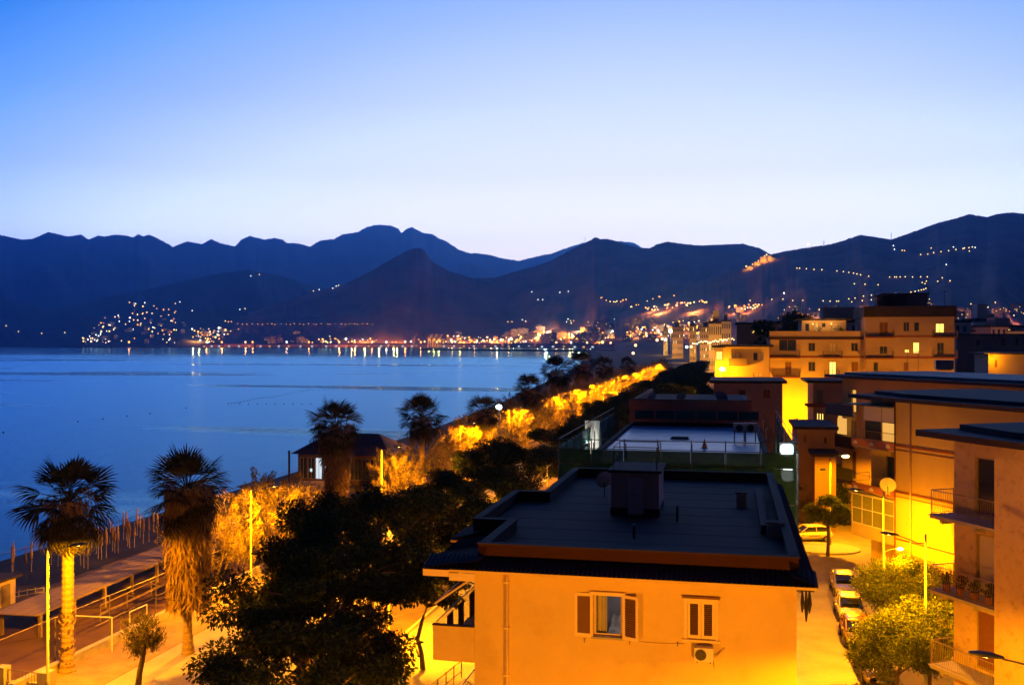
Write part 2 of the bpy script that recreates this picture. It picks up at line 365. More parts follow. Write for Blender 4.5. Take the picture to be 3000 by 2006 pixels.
# sports court behind the promenade
sheet('sports_court', [(-46, -36.5, 40, 84)], .008, mat('court_clay', (.11, .058, .03), .9, .25, .5, .1, stain=(.06, .035, .02), stain_amt=.7, stain_scale=.2))
kb = MB(); kb.box(-36.4, -36.0, 38, 84, -.05, .45); struct(kb.build('court_kerb_wall', m_conc))
sheet('promenade_border', [(-36.0, -32.3, 38, 600)], .007, mat('border_soil', (.26, .19, .11), .95, .3, .8, .3, 6))
# white painted stop marks on the street by the near building
mk = MB()
for k in range(6): mk.box(3.7, 4.1, 38 + k * 2.2, 39.2 + k * 2.2, .009, .011)
struct(mk.build('street_marking', mat('road_paint', (.62, .6, .55), .7, .2, 4)))

# ================================================================== VEGETATION
def mesh_np(name, v, f, mats, mi=None, smooth=False):
    me = bpy.data.meshes.new(name); n = len(f); k = f.shape[1]
    me.vertices.add(len(v)); me.vertices.foreach_set('co', v.astype(np.float32).ravel())
    me.loops.add(n * k); me.loops.foreach_set('vertex_index', f.astype(np.int32).ravel())
    me.polygons.add(n); me.polygons.foreach_set('loop_start', np.arange(0, n * k, k, dtype=np.int32))
    for m in mats: me.materials.append(m)
    if mi is not None: me.polygons.foreach_set('material_index', mi)
    me.update(calc_edges=True); me.validate(); return me
def leaves(centers, axis, nrm, ln, wd):
    """diamond shaped leaves: centre, long axis, side axis"""
    n = len(centers); a = axis / np.linalg.norm(axis, axis=1, keepdims=True)
    s = np.cross(a, nrm); s /= np.linalg.norm(s, axis=1, keepdims=True) + 1e-9
    l = ln[:, None]; w = wd[:, None]
    v = np.empty((n, 4, 3)); v[:, 0] = centers - a * l * .5; v[:, 1] = centers + s * w * .5 + a * l * .05; v[:, 2] = centers + a * l * .5; v[:, 3] = centers - s * w * .5 + a * l * .05
    return v.reshape(-1, 3), np.arange(n * 4).reshape(-1, 4)
lm_dark = leafmat('dark_tree_leaf', (.022, .034, .012), (.080, .105, .034), .18)
lm_round = leafmat('round_tree_leaf', (.05, .075, .012), (.20, .24, .05), .3)
lm_tam = leafmat('tamarisk_leaf', (.14, .10, .035), (.36, .29, .10), .35)
lm_palm = leafmat('palm_frond_leaf', (.026, .030, .012), (.085, .078, .03), .15)
lm_dead = leafmat('dead_palm_leaf', (.16, .105, .05), (.34, .24, .12), .2)
lm_bush = leafmat('bush_leaf', (.03, .05, .012), (.10, .12, .03), .25)
rng = np.random.default_rng(5)
def rnd_dirs(n):
    d = rng.normal(size=(n, 3)); return d / np.linalg.norm(d, axis=1, keepdims=True)
def crown(name, clumps, per, leaf, m, flat=.55, droop=-.3):
    C, A, Nn, Ln, Wd = [], [], [], [], []
    for (c, r) in clumps:
        d = rnd_dirs(per); rad = r * rng.random(per) ** .45
        p = np.array(c) + d * rad[:, None] * np.array([1, 1, flat])
        ax = d * .9 + rnd_dirs(per) * .7; ax[:, 2] += droop
        C.append(p); A.append(ax); Nn.append(d * .5 + rnd_dirs(per) * .6 + np.array([0, 0, .8])); Ln.append(leaf * (.6 + .9 * rng.random(per))); Wd.append(leaf * .5 * (.6 + .8 * rng.random(per)))
    v, f = leaves(np.concatenate(C), np.concatenate(A), np.concatenate(Nn), np.concatenate(Ln), np.concatenate(Wd))
    return mesh_np(name, v, f, [m])
def limb(mb, a, b, r0, r1, sag=.3, n=6):
    a, b = Vector(a), Vector(b); m = (a + b) / 2 + Vector((R.uniform(-sag, sag), R.uniform(-sag, sag), R.uniform(0, sag)))
    mb.tube([a, (a + m) / 2 + Vector((R.uniform(-.1, .1), R.uniform(-.1, .1), 0)), m, b], [r0, r0 * .8 + r1 * .2, (r0 + r1) / 2, r1], n, cap=False)
def broad_tree_meshes(k):
    r = random.Random(100 + k); tm = MB(); cl = []
    h0 = 2.6 + .4 * r.random(); lean = Vector((r.uniform(-.5, .5), r.uniform(-.5, .5), h0))
    tm.tube([(0, 0, -.1), (lean.x * .2, lean.y * .2, .6), (lean.x * .7, lean.y * .7, h0 * .6), lean], [.32, .25, .21, .19], 9)
    for i in range(7):
        w = 2 * math.pi * (i + r.random() * .6) / 7; R1 = r.uniform(1.6, 2.6); e = Vector((math.cos(w) * R1, math.sin(w) * R1, h0 + r.uniform(1.6, 3.4)))
        limb(tm, lean * .95, e, .12, .05)
        for j in range(4):
            w2 = w + r.uniform(-.8, .8); R2 = R1 + r.uniform(.3, 2.4); z2 = e.z + r.uniform(-1.2, 1.8) - .22 * (R2 - 1.5) ** 2 * .35
            c = Vector((math.cos(w2) * R2, math.sin(w2) * R2, z2)); limb(tm, e, c, .05, .018, .15, 4)
            cl.append((tuple(c), r.uniform(.85, 1.35)))
    for i in range(9):
        w = r.random() * 6.28; q = r.uniform(0, 2.2); cl.append(((math.cos(w) * q, math.sin(w) * q, h0 + 4.0 - .22 * q * q + r.uniform(-.5, .6)), r.uniform(.9, 1.4)))
    return tm.mesh('trunk', m_bark, True), crown('crown', cl, 680, .21, lm_dark, .5, -.35)
BROAD = [broad_tree_meshes(k) for k in range(4)]
def tree(name, pair, loc, rz, sc, label, cat='tree', group=None):
    o = thing(name, label, cat, loc, rz, group)
    link('trunk', pair[0], o, sc=sc); link('crown', pair[1], o, sc=sc); return o

# dark broad-leaved trees in a row between the seafront road and the promenade
row = [(-16.6, 37.2, .95, 'dark tree crown filling the bottom edge next to the orange building'),
       (-19.2, 43.6, 1.06, 'leftmost dark broad-leaved tree, beside the lit path at the bottom edge'),
       (-20.4, 50.0, 1.12, 'large dark tree whose forked trunk stands beside the orange building balcony'),
       (-22.0, 58.5, 1.10, 'dark tree behind the large forked one, before the third lamp post'),
       (-20.8, 67.0, 1.0, 'dark tree with drooping clumps near the fat skirted palm'),
       (-21.8, 75.5, 1.04, 'dark tree level with the back of the orange building roof'),
       (-20.6, 84.5, .98, 'dark tree beside the left end of the scaffolding'),
       (-21.8, 94, 1.04, 'dark tree beyond the scaffolded house on the sea side'),
       (-20.8, 104, 1.0, 'dark tree next in the row after the scaffolded house')]
for i, (x, y, s, lab) in enumerate(row):
    tree('dark_street_tree', BROAD[i % 4], (x, y, 0), i * 1.9, (s, s, s * R.uniform(.95, 1.08)), lab, group='dark trees along the seafront road')
for i in range(34):
    y = 114 + i * 9.5 + R.uniform(-2, 2) + i * i * .12; s = R.uniform(.85, 1.08) * (1 + i * .004)
    tree('dark_street_tree', BROAD[(i * 3 + 1) % 4], (-19.5 + R.uniform(-1.5, 1.5) + i * .06, y, 0), R.uniform(0, 6), (s, s, s * R.uniform(.95, 1.15)), 'dark tree in the far seafront row, number %d beyond the scaffolded house' % (i + 3), group='far dark trees along the seafront road')
# second, nearer-to-the-houses row beyond the scaffolded building
for i in range(9):
    y = 150 + i * 15 + R.uniform(-3, 3); s = R.uniform(1.15, 1.45)
    tree('dark_street_tree', BROAD[(i * 2 + 1) % 4], (-9.5 - R.uniform(0, 1.5) , y, 0), R.uniform(0, 6), (s, s, s * 1.1), 'dark tree of the inner row by the pink house, number %d from the camera side' % (i + 1), group='dark trees of the inner row')
# slim bare-stemmed young tree with bent trunk beside the orange building
tm = MB(); b0 = Vector((0, 0, 0)); tm.tube([(0, 0, -.1), (-.1, 0, .9), (-.35, .1, 1.6), (-.1, .1, 2.6), (.25, .1, 3.6)], [.16, .13, .12, .10, .07], 8)
cl = []
for k in range(10):
    w = k * 2.4; e = Vector((.25 + math.cos(w) * (1 + .4 * (k % 3)), .1 + math.sin(w) * (1 + .3 * (k % 4)), 4.0 + .25 * (k % 5))); limb(tm, (.2, .1, 3.4), e, .05, .015, .2, 5); cl.append((tuple(e), .8))
p = atZ(1205, 1985, 0)
tree('young_tree', (tm.mesh('trunk', m_bark, True), crown('crown', cl, 300, .26, lm_dark, .55, -.35)), (-16.6, 52.6, 0), 0, (1, 1, 1), 'slim young tree with a bent bare stem beside the orange building')

# ---- tamarisks: feathery crowns
def tamarisk_meshes(k, hh=6.5, ww=3.0):
    r = random.Random(300 + k); tm = MB(); C, A = [], []
    stems = []
    for i in range(6):
        w = 6.28 * i / 6 + r.random(); e = Vector((math.cos(w) * ww * .5, math.sin(w) * ww * .5, hh * r.uniform(.5, .72)))
        limb(tm, (math.cos(w) * .12, math.sin(w) * .12, 0), e, .11, .03, .4); stems.append(e)
    n = 95
    for i in range(n):
        w = r.random() * 6.28; q = ww * math.sqrt(r.random()); u = q / ww
        z = hh * (.22 + .70 * r.random()) * (1 - .30 * u * u)
        per = 105; base = np.array([math.cos(w) * q, math.sin(w) * q, z])
        dirv = np.array([math.cos(w) * (.3 + u), math.sin(w) * (.3 + u), .9 + r.random() * .6]); dirv /= np.linalg.norm(dirv)
        s = rng.random(per) ** .8 * r.uniform(.7, 1.5)
        pos = base + dirv * s[:, None] + rnd_dirs(per) * (.32 * (1.25 - s / 1.6))[:, None]
        C.append(pos); A.append(dirv * 1.0 + rnd_dirs(per) * .75)
    C = np.concatenate(C); A = np.concatenate(A); m = len(C)
    v, f = leaves(C, A, rnd_dirs(m), .17 + .20 * rng.random(m), .035 + .035 * rng.random(m))
    return tm.mesh('trunk', m_bark, True), mesh_np('crown', v, f, [lm_tam])
TAM = [tamarisk_meshes(0), tamarisk_meshes(1, 6.2, 2.6), tamarisk_meshes(2, 7.0, 3.3)]
tams = [(-34.6, 71.5, 1.0, 2, 'big feathery tamarisk glowing yellow beside the lamp post'),
        (-36.8, 66.0, .92, 0, 'feathery tamarisk between the shaggy palm and the glowing tamarisk'),
        (-38.2, 76.5, .95, 1, 'dimmer tamarisk behind the glowing one, near the beach'),
        (-37.0, 82.0, .8, 0, 'low brown tamarisk left of the fat skirted palm'),
        (-33.6, 98.5, .82, 1, 'tamarisk right of the fat skirted palm, by the third lamp'),
        (-35.8, 105, .9, 0, 'reddish tamarisk before the palm in front of the beach pavilion'),
        (-34.4, 113, 1.0, 2, 'bright tamarisk below the palm with dark spread fronds'),
        (-33.6, 121, 1.02, 1, 'bright tamarisk just left of the fourth lamp post'),
        (-34.2, 129, 1.05, 0, 'bright tamarisk behind the fourth lamp post'),
        (-34.8, 138, .95, 2, 'tamarisk under the palm with a yellow-lit skirt')]
for x, y, s, k, lab in tams: tree('tamarisk', TAM[k], (x, y, 0), y, (s * 1.12, s * 1.12, s * 1.16), lab, 'tamarisk', 'tamarisks along the promenade')
for i in range(34):
    y = 147 + i * 7.2 + i * i * .14; s = R.uniform(1.15, 1.4)
    tree('tamarisk', TAM[i % 3], (-34.6 + R.uniform(-1, 1.0), y, 0), y, (s, s, s * R.uniform(1, 1.2)), 'far lamp-lit tamarisk of the row along the promenade', 'tamarisk', 'far tamarisks along the promenade')
for i in range(14):
    y = 150 + i * 22 + i * i * .6; s = R.uniform(.8, 1.1)
    tree('tamarisk', TAM[(i + 1) % 3], (-40.6 + R.uniform(-1.5, 1.0), y, 0), y, (s, s, s), 'dim tamarisk on the sea side of the far promenade', 'tamarisk', 'dim sea-side tamarisks')
# small leaning shrub-like tree on the path in the left corner
tm = MB(); tm.tube([(0, 0, -.1), (.12, 0, .9), (.3, .05, 1.8), (.36, .1, 2.4)], [.17, .15, .12, .08], 8)
C, A = [], []
for i in range(40):
    w = R.random() * 6.28; q = 1.05 * math.sqrt(R.random()); base = np.array([.25 + math.cos(w) * q * .9, math.sin(w) * q * .9, 2.0 + R.random() * 2.1 * (1 - .3 * q)])
    dirv = np.array([math.cos(w) * .5, math.sin(w) * .5, 1.]); C.append(base + rnd_dirs(90) * .45 * rng.random((90, 1))); A.append(dirv + rnd_dirs(90) * .8)
C = np.concatenate(C); A = np.concatenate(A); v, f = leaves(C, A, rnd_dirs(len(C)), .14 + .16 * rng.random(len(C)), .03 + .03 * rng.random(len(C)))
lm_olive = leafmat('olive_leaf', (.06, .055, .02), (.17, .15, .055), .3)
tree('small_tree', (tm.mesh('trunk', m_bark, True), mesh_np('crown', v, f, [lm_olive])), tuple(atZ(402, 2020, 0)), .3, (1, 1, 1), 'small leaning tree on the path between the two nearest palms')

# ---- fan palms
def frond_mesh(k):
    r = random.Random(500 + k); g = MB(); droop = (.15, .45, .9)[k]
    L0 = 1.05
    g.tube([(0, 0, 0), (L0 * .5, 0, .03), (L0, 0, -.03)], [.03, .022, .016], 4)
    n = 19
    for i in range(n):
        a = math.radians(-74 + 148 * i / (n - 1)); ln = 1.25 * (1 - .22 * abs(a) / 1.5) * r.uniform(.88, 1.06)
        d = Vector((math.cos(a), math.sin(a), .10 * math.cos(3 * a))); s = Vector((-math.sin(a), math.cos(a), 0)); b = Vector((L0 - .04, 0, -.03))
        p1 = b + d * ln * .55 + Vector((0, 0, -.06 * droop)); p2 = b + d * ln * .82 + Vector((0, 0, -.22 * droop - .03)); p3 = b + d * ln + Vector((0, 0, -.62 * droop - .05))
        fold = Vector((0, 0, .022 if i % 2 else -.022))
        g.quad(b, p1 - s * .05 + fold, p1 + s * .05 + fold, b + d * .05); g.quad(p1 - s * .05 + fold, p2 - s * .03, p2 + s * .03, p1 + s * .05 + fold); g.tri(p2 - s * .03, p3, p2 + s * .03)
    return g.mesh('frond', lm_palm)
FROND = [frond_mesh(k) for k in range(3)]
def palm_trunk(h, r0, r1, boots=0.):
    g = MB(); n = int(h / .16); pts = []; rr = []
    for i in range(n + 1):
        u = i / n; pts.append((.12 * math.sin(u * 2.2), .06 * math.sin(u * 3), h * u - .1)); base = r0 + (r1 - r0) * u; base *= 1 + .5 * max(0, .12 - u) / .12
        rr.append(base * (1.0 + (.05 if i % 2 else -.04)))
    g.tube(pts, rr, 12)
    if boots:      # leftover frond bases on the lower trunk
        r = random.Random(4)
        for i in range(int(boots * 26)):
            z = r.uniform(.2, boots); w = r.random() * 6.28; u = z / h; rad = (r0 + (r1 - r0) * u)
            a = Vector((math.cos(w), math.sin(w), 0)); s = Vector((-math.sin(w), math.cos(w), 0)); c = Vector((.12 * math.sin(u * 2.2), .06 * math.sin(u * 3), z)) + a * rad * .92
            g.quad(c - s * .09, c + s * .09, c + s * .05 + a * .16 + Vector((0, 0, .22)), c - s * .05 + a * .16 + Vector((0, 0, .22)))
            g.quad(c + s * .09, c - s * .09, c - s * .06 + a * .05 + Vector((0, 0, -.12)), c + s * .06 + a * .05 + Vector((0, 0, -.12)))
    return g.mesh('trunk', m_palmbark, False)
def skirt_mesh(z0, z1, rtop, rbot, n, seed):
    """hanging dead fronds: strips on a sleeve round the trunk"""
    r = np.random.default_rng(seed); u = r.random(n); z = z0 + (z1 - z0) * u; w = r.random(n) * 6.283
    rad = rbot + (rtop - rbot) * u ** 1.2; rad = rad * (.45 + .6 * np.sqrt(r.random(n))) + .10 * np.sin(w * 5 + z * 1.3)
    c = np.stack([np.cos(w) * rad, np.sin(w) * rad, z], 1); ax = np.stack([np.cos(w) * .28, np.sin(w) * .28, -np.ones(n)], 1) + r.normal(size=(n, 3)) * .28
    nr = np.stack([np.cos(w), np.sin(w), np.zeros(n)], 1) + r.normal(size=(n, 3)) * .5
    v, f = leaves(c, ax, nr, .35 + .7 * r.random(n), .05 + .07 * r.random(n)); return mesh_np('skirt', v, f, [lm_dead])
def palm(loc, h, label, nf=46, R0=1.0, tr=(.30, .24), skirt=None, boots=0, seed=0, parts=True, tm=None, sm=None, down=-58):
    r = random.Random(700 + seed); o = thing('fan_palm', label, 'palm tree', loc, seed * 1.3, 'fan palms along the promenade')
    link('trunk', tm or palm_trunk(h, tr[0], tr[1], boots), o)
    if sm or skirt: link('skirt', sm or skirt_mesh(*skirt), o)
    top = Vector((.12 * math.sin(2.2), .06 * math.sin(3), h - .1))
    for i in range(nf):
        u = (i + .5) / nf; e = math.radians(82 + (down - 82) * u ** .85 + r.uniform(-9, 9)); a = i * 2.39996 + r.uniform(-.25, .25)
        k = 0 if e > .5 else (1 if e > -.35 else 2); s = R0 * r.uniform(.85, 1.12) * (.92 if u < .12 else 1)
        fo = link('frond', FROND[k], o, tuple(top + Vector((math.cos(a) * .12, math.sin(a) * .12, .25 - .75 * u))), (r.uniform(-.5, .5), -e, a), (s, s, s))
    return o
p1 = atD(196, CY, 54.6); palm((p1.x, p1.y, 0), 9.35, 'nearest fan palm, slim pale trunk beside the lamp post in the left corner', 50, 1.22, (.33, .30), (8.0, 9.35, 1.5, .55, 420, 1), 3.2, 1, down=-75)
p2 = atZ(552, 1912, 0); palm((p2.x, p2.y, 0), 9.6, 'fan palm wrapped in a long shaggy skirt down to its dark foot', 42, 1.2, (.26, .26), (2.6, 9.6, 1.35, 1.15, 4600, 2), 0, 2, down=-50)
p3 = atD(985, CY, 90); palm((p3.x, p3.y, 0), 10.6, 'fan palm with a fat brown skirt tapering to its foot, before the pavilion', 50, 1.25, (.5, .4), (2.2, 10.6, 1.75, .75, 4200, 3), 0, 3, down=-72)
p4 = atD(1235, CY, 113); palm((p4.x, p4.y, 0), 9.6, 'fan palm with wide dark fronds above the brightest tamarisks', 44, 1.35, (.3, .26), (7.4, 9.6, 1.3, .9, 700, 4), 0, 4, down=-55)
p5 = atD(1415, CY, 137); palm((p5.x, p5.y, 0), 8.6, 'fan palm half lit yellow just left of the white floodlight', 40, 1.25, (.3, .26), (5.2, 8.6, 1.6, 1.0, 900, 5), 0, 5, down=-60)
ptm = palm_trunk(9.6, .32, .28); psm = skirt_mesh(7, 9.6, 1.4, .8, 700, 9)
for i, (px, d, s, lab) in enumerate([(1545, 170, 1.05, 'fan palm right of the white floodlight, above the lit tamarisks'), (1630, 196, 1.3, 'tall fan palm standing highest in the middle of the far row'),
        (1705, 228, 1.35, 'fan palm next beyond the tallest of the far row'), (1770, 268, 1.2, 'small fan palm at the end of the far row'), (1838, 330, 1.1, 'tiny fan palm before the far curve of the shore')]):
    q = atD(px, CY, d); o = palm((q.x, q.y, 0), 9.6, lab, 40, 1.3, sm=psm, tm=ptm, seed=10 + i, down=-60); o.scale = (s, s, s)

# ---- clipped round street trees on the right
def round_tree_meshes(k, rx, rz, trunk, per=150, n=120, leaf=.14):
    r = random.Random(900 + k); tm = MB(); zc = trunk + rz * .8; cl = []
    tm.tube([(0, 0, -.1), (.05, 0, trunk * .6), (0, .04, trunk + .3)], [.15, .12, .1], 8)
    for i in range(6):
        w = i * 1.05; limb(tm, (0, .03, trunk), (math.cos(w) * rx * .6, math.sin(w) * rx * .6, zc - .1), .06, .02, .15, 5)
    for i in range(n):
        d = Vector((r.gauss(0, 1), r.gauss(0, 1), r.gauss(0, 1))).normalized(); d.z = d.z if d.z > -.55 else -.55 * r.random()
        f = r.uniform(.72, .96); cl.append(((d.x * rx * f, d.y * rx * f, zc + d.z * rz * f), rx * r.uniform(.16, .27)))
    return tm.mesh('trunk', m_bark, True), crown('crown', cl, per, leaf, lm_round, .8, .1)
RT = [round_tree_meshes(0, 2.5, 1.8, 1.3, 190, 150, .13), round_tree_meshes(1, 1.75, 1.25, 2.3), round_tree_meshes(2, 2.6, 1.7, 1.2, 190, 150, .13)]
def rtree(px, py, z, d, k, s, lab, zs=1.):
    q = atD(px, py, d); return tree('clipped_tree', RT[k], (q.x, q.y, 0), px, (s, s, s * zs), lab, group='clipped round trees along the right street')
rtree(2640, 1720, 3, 62, 2, 1.08, 'dull green clipped tree behind the brightly lit one, below the ochre wall')
rtree(2720, 1850, 3, 51.5, 0, 1.02, 'bright yellow-green clipped tree at the foot of the nearest balconies')
rtree(2625, 1900, 3, 50.0, 0, .95, 'clipped tree with shaded side overhanging the parked cars')
rtree(2425, 1490, 3, 84, 1, 1.1, 'round street tree with two stems on the kerbed island')
# ================================================================== BUILDINGS
def fp(root, px, py, yoff=0.):
    """photograph point -> (x, z) on the plane local y = yoff of a building"""
    rz = root.rotation_euler.z; r = ray(px, py); n = Vector((-math.sin(rz), math.cos(rz), 0)); o = root.location
    t = (yoff - (Vector((0, 0, H)) - o).dot(n)) / r.dot(n); p = Vector((0, 0, H)) + r * t - o
    return (p.x * math.cos(rz) + p.y * math.sin(rz), p.z)
def facade(g, x0, x1, z0, z1, holes=(), y=0., rev=.22):
    xs = sorted({x0, x1, *[min(max(h[k], x0), x1) for h in holes for k in (0, 1)]}); zs = sorted({z0, z1, *[min(max(h[k], z0), z1) for h in holes for k in (2, 3)]})
    for a, b in zip(xs, xs[1:]):
        for c, d in zip(zs, zs[1:]):
            mx, mz = (a + b) / 2, (c + d) / 2
            if b - a < 1e-5 or d - c < 1e-5 or any(h[0] < mx < h[1] and h[2] < mz < h[3] for h in holes): continue
            g.quad((a, y, c), (b, y, c), (b, y, d), (a, y, d))
    for a, b, c, d in [h[:4] for h in holes]:
        g.quad((a, y, c), (a, y + rev, c), (b, y + rev, c), (b, y, c)); g.quad((a, y, d), (b, y, d), (b, y + rev, d), (a, y + rev, d))
        g.quad((a, y, c), (a, y, d), (a, y + rev, d), (a, y + rev, c)); g.quad((b, y, c), (b, y + rev, c), (b, y + rev, d), (b, y, d))
def hull(g, x0, x1, y0, y1, z0, z1, holes=(), rev=.22):
    facade(g, x0, x1, z0, z1, holes, y0, rev)
    g.quad((x0, y1, z0), (x0, y0, z0), (x0, y0, z1), (x0, y1, z1)); g.quad((x1, y0, z0), (x1, y1, z0), (x1, y1, z1), (x1, y0, z1))
    g.quad((x1, y1, z0), (x0, y1, z0), (x0, y1, z1), (x1, y1, z1)); g.quad((x0, y0, z1), (x1, y0, z1), (x1, y1, z1), (x0, y1, z1))
m_frame = mat('window_frame', (.30, .24, .18), .6, .1, 4)
m_lit = emitmat('lit_window', (1, .62, .12), 2.2); m_lit2 = emitmat('warm_lit_window', (1, .50, .10), .9); m_litw = emitmat('white_lit_window', (.75, .9, 1.), .9)
m_curt = mat('pale_blind', (.6, .55, .48), .8, .06, 3); m_shut = mat('brown_shutter', (.17, .075, .035), .7, .2, 8); m_leaf = mat('shutter_frame', (.80, .62, .34), .6, .06, 5)
def window(root, h, kind='dark', y=0., rev=.16, fw=.06, mull=True, label=None):
    a, b, c, d = h[:4]; g = MB(); y0 = y + rev - .06; y1 = y + rev + .02
    g.box(a, b, y0, y1, c, c + fw); g.box(a, b, y0, y1, d - fw, d); g.box(a, a + fw, y0, y1, c + fw, d - fw); g.box(b - fw, b, y0, y1, c + fw, d - fw)
    m = (a + b) / 2
    if mull and b - a > .8: g.box(m - fw * .5, m + fw * .5, y0 - .004, y1 + .004, c + fw, d - fw)
    w = g.build('window', m_frame, root)
    pm = {'dark': m_glass, 'lit': m_lit, 'warm': m_lit2, 'white': m_litw, 'blind': m_curt, 'shut': m_shut}[kind]
    box('pane', w, a + fw, b - fw, y + rev - .02, y + rev + .015, c + fw, d - fw, pm); return w
def sill(root, h, m, y=0.): return box('sill', root, h[0] - .08, h[1] + .08, y - .09, y + .02, h[2] - .06, h[2] - .004, m)
def railing(root, pts, z, h, m, step=.12, belly=0., bar=.008):
    """balustrade along a polyline: top rail part with bars as sub-parts"""
    g = MB()
    for (xa, ya), (xb, yb) in zip(pts, pts[1:]): g.tube([(xa, ya, z + h), (xb, yb, z + h)], .022, 6); g.tube([(xa, ya, z + .06), (xb, yb, z + .06)], .014, 5)
    for (xa, ya) in pts: g.tube([(xa, ya, z), (xa, ya, z + h)], .02, 6)
    rail = g.build('railing', m, root)
    for si, ((xa, ya), (xb, yb)) in enumerate(zip(pts, pts[1:])):
        L_ = math.hypot(xb - xa, yb - ya); n = max(2, int(L_ / step)); nx, ny = (yb - ya) / L_, -(xb - xa) / L_
        key = ('bar', round(h, 2), belly, bar, m.name)
        if key not in BOXC:
            q = MB(); q.tube([(0, 0, .06), (belly * .8, 0, h * .2), (belly, 0, h * .38), (belly * .35, 0, h * .62), (0, 0, h)] if belly else [(0, 0, .06), (0, 0, h)], bar, 4, cap=False); BOXC[key] = q.mesh('baluster', m)
        for k in range(1, n): link('baluster', BOXC[key], rail, (xa + (xb - xa) * k / n, ya + (yb - ya) * k / n, z), (0, 0, math.atan2(ny, nx)))
    return rail
def dish(name, label, loc, rz, r=.42, tilt=.5, m=None, cat='satellite dish'):
    o = thing(name, label, cat, loc, rz); g = MB(); n = 14; rings = 4
    for i in range(rings):
        for j in range(n):
            a0, a1 = 6.2832 * j / n, 6.2832 * (j + 1) / n
            P_ = lambda u, a: Vector((u * r * math.cos(a), -.18 * r * u * u * -1 - .0, u * r * math.sin(a)))
            g.quad(P_(i / rings, a0), P_((i + 1) / rings, a0), P_((i + 1) / rings, a1), P_(i / rings, a1))
    link('reflector', g.mesh('reflector', m or mat('dish_grey', (.5, .5, .52), .5, .05, 3), True), o, (0, 0, .75), (tilt, 0, 0))
    MB().tube([(0, .05, 0), (0, .05, .75)], .025, 6).build('mast', m_black, o)
    MB().tube([(0, 0, .45), (0, -.45, .85)], .012, 5).build('feed_arm', m_black, o); return o

# ---------------------------------------------------------------- B1: the orange building in front
m_plaster = mat('ochre_plaster', (.68, .50, .19), .9, .07, .9, .12, 30, stain=(.50, .34, .11), stain_amt=.6, stain_scale=.55)
m_plaster_side = mat('ochre_plaster_rough', (.62, .48, .30), .9, .12, 1.1, .25, 12, stain=(.33, .23, .14), stain_amt=.8, stain_scale=1.0)
m_bitumen = mat('bitumen_sheet', (.034, .019, .017), .85, .35, 1.2, .2, 6, stretch=(.4, 3, 1))
m_redpar = mat('red_parapet_paint', (.035, .008, .005), .85, .2, 1.5, .1)
m_tile = mat('dark_roof_sheet', (.03, .02, .022), .75, .3, 2.5, .2)
m_pipe = mat('ochre_pipe', (.62, .45, .25), .6, .08, 3)
Y1 = 31.0
b1 = thing('orange_building', 'orange plastered house with flat dark roof, open shutters and air conditioner', 'house', (0, Y1, 0))
x0, x1, DEP = -8.05, 1.92, 20.2
w1 = (fp(b1, 1738, 1800)[0], fp(b1, 1824, 1800)[0], fp(b1, 1780, 1864)[1], fp(b1, 1780, 1741)[1])
w2 = (fp(b1, 2004, 1800)[0], fp(b1, 2104, 1800)[0], fp(b1, 2054, 1872)[1], fp(b1, 2054, 1752)[1])
low = [(w1[0] + dx, w1[1] + dx, zz, zz + 1.5) for zz in (4.6, 1.6) for dx in (0,)] + [(w2[0], w2[1], zz, zz + 1.4) for zz in (4.7, 1.7)]
g = MB(); hull(g, x0, x1, 0, DEP, 0, 10.72, [w1, w2] + low, .24); g.build('wall', m_plaster, b1)
for h in low: window(b1, h, 'shut')
# roof: soffit slab, corrugated skirt, parapet, bitumen deck
outl = [(-9.62, -.55), (2.48, -.55), (2.48, DEP + .5), (-8.6, DEP + .5), (-8.6, 12.2), (-10.0, 12.2), (-10.0, 4.0), (-9.62, 4.0)]
roof = MB().prism(outl, 10.72, 10.80).build('roof', m_plaster, b1)
sk = MB(); per, am = .15, .022
def corr(ax, ay, bx, by, ix, iy, za, zb):
    """corrugated slope from eave edge a-b rising along (ix, iy)"""
    L_ = math.hypot(bx - ax, by - ay); n = int(L_ / per * 4); ux, uy = (bx - ax) / L_, (by - ay) / L_
    pr = None
    for k in range(n + 1):
        s = L_ * k / n; dz = am * math.sin(2 * math.pi * s / per); a = (ax + ux * s, ay + uy * s, za + dz); c = (ax + ux * s + ix, ay + uy * s + iy, zb + dz)
        if pr: sk.quad(pr[0], a, c, pr[1])
        pr = (a, c)
corr(-9.62, -.57, 2.5, -.57, 0, .95, 10.84, 11.10); corr(2.5, -.57, 2.5, DEP + .5, -.75, 0, 10.84, 11.10)
corr(-10.02, 12.2, -10.02, 4.0, 1.0, 0, 10.84, 11.10); corr(-9.64, 4.0, -9.64, -.57, 1.85, 0, 10.84, 11.12); corr(-8.6, DEP + .5, -8.6, 12.2, .8, 0, 10.84, 11.1)
sko = sk.build('eave_sheet', m_tile, b1)
deck = MB().prism([(-7.7, .38), (1.75, .38), (1.75, DEP - .1), (-7.7, DEP - .1), (-7.7, 11.5), (-9.1, 11.5), (-9.1, 4.9), (-7.7, 4.9)], 10.82, 11.07).build('roof_deck', m_bitumen, b1)
for k in range(19):
    ya = .45 + k * 1.0; xa = -8.9 if 4.9 < ya < 10.7 else -7.45
    box('bitumen_sheet', deck, xa, 1.6, ya, ya + 1.06, 11.075 + .006 * (k % 2), 11.083 + .006 * (k % 2), m_bitumen)
PT, PB = 11.47, 10.82
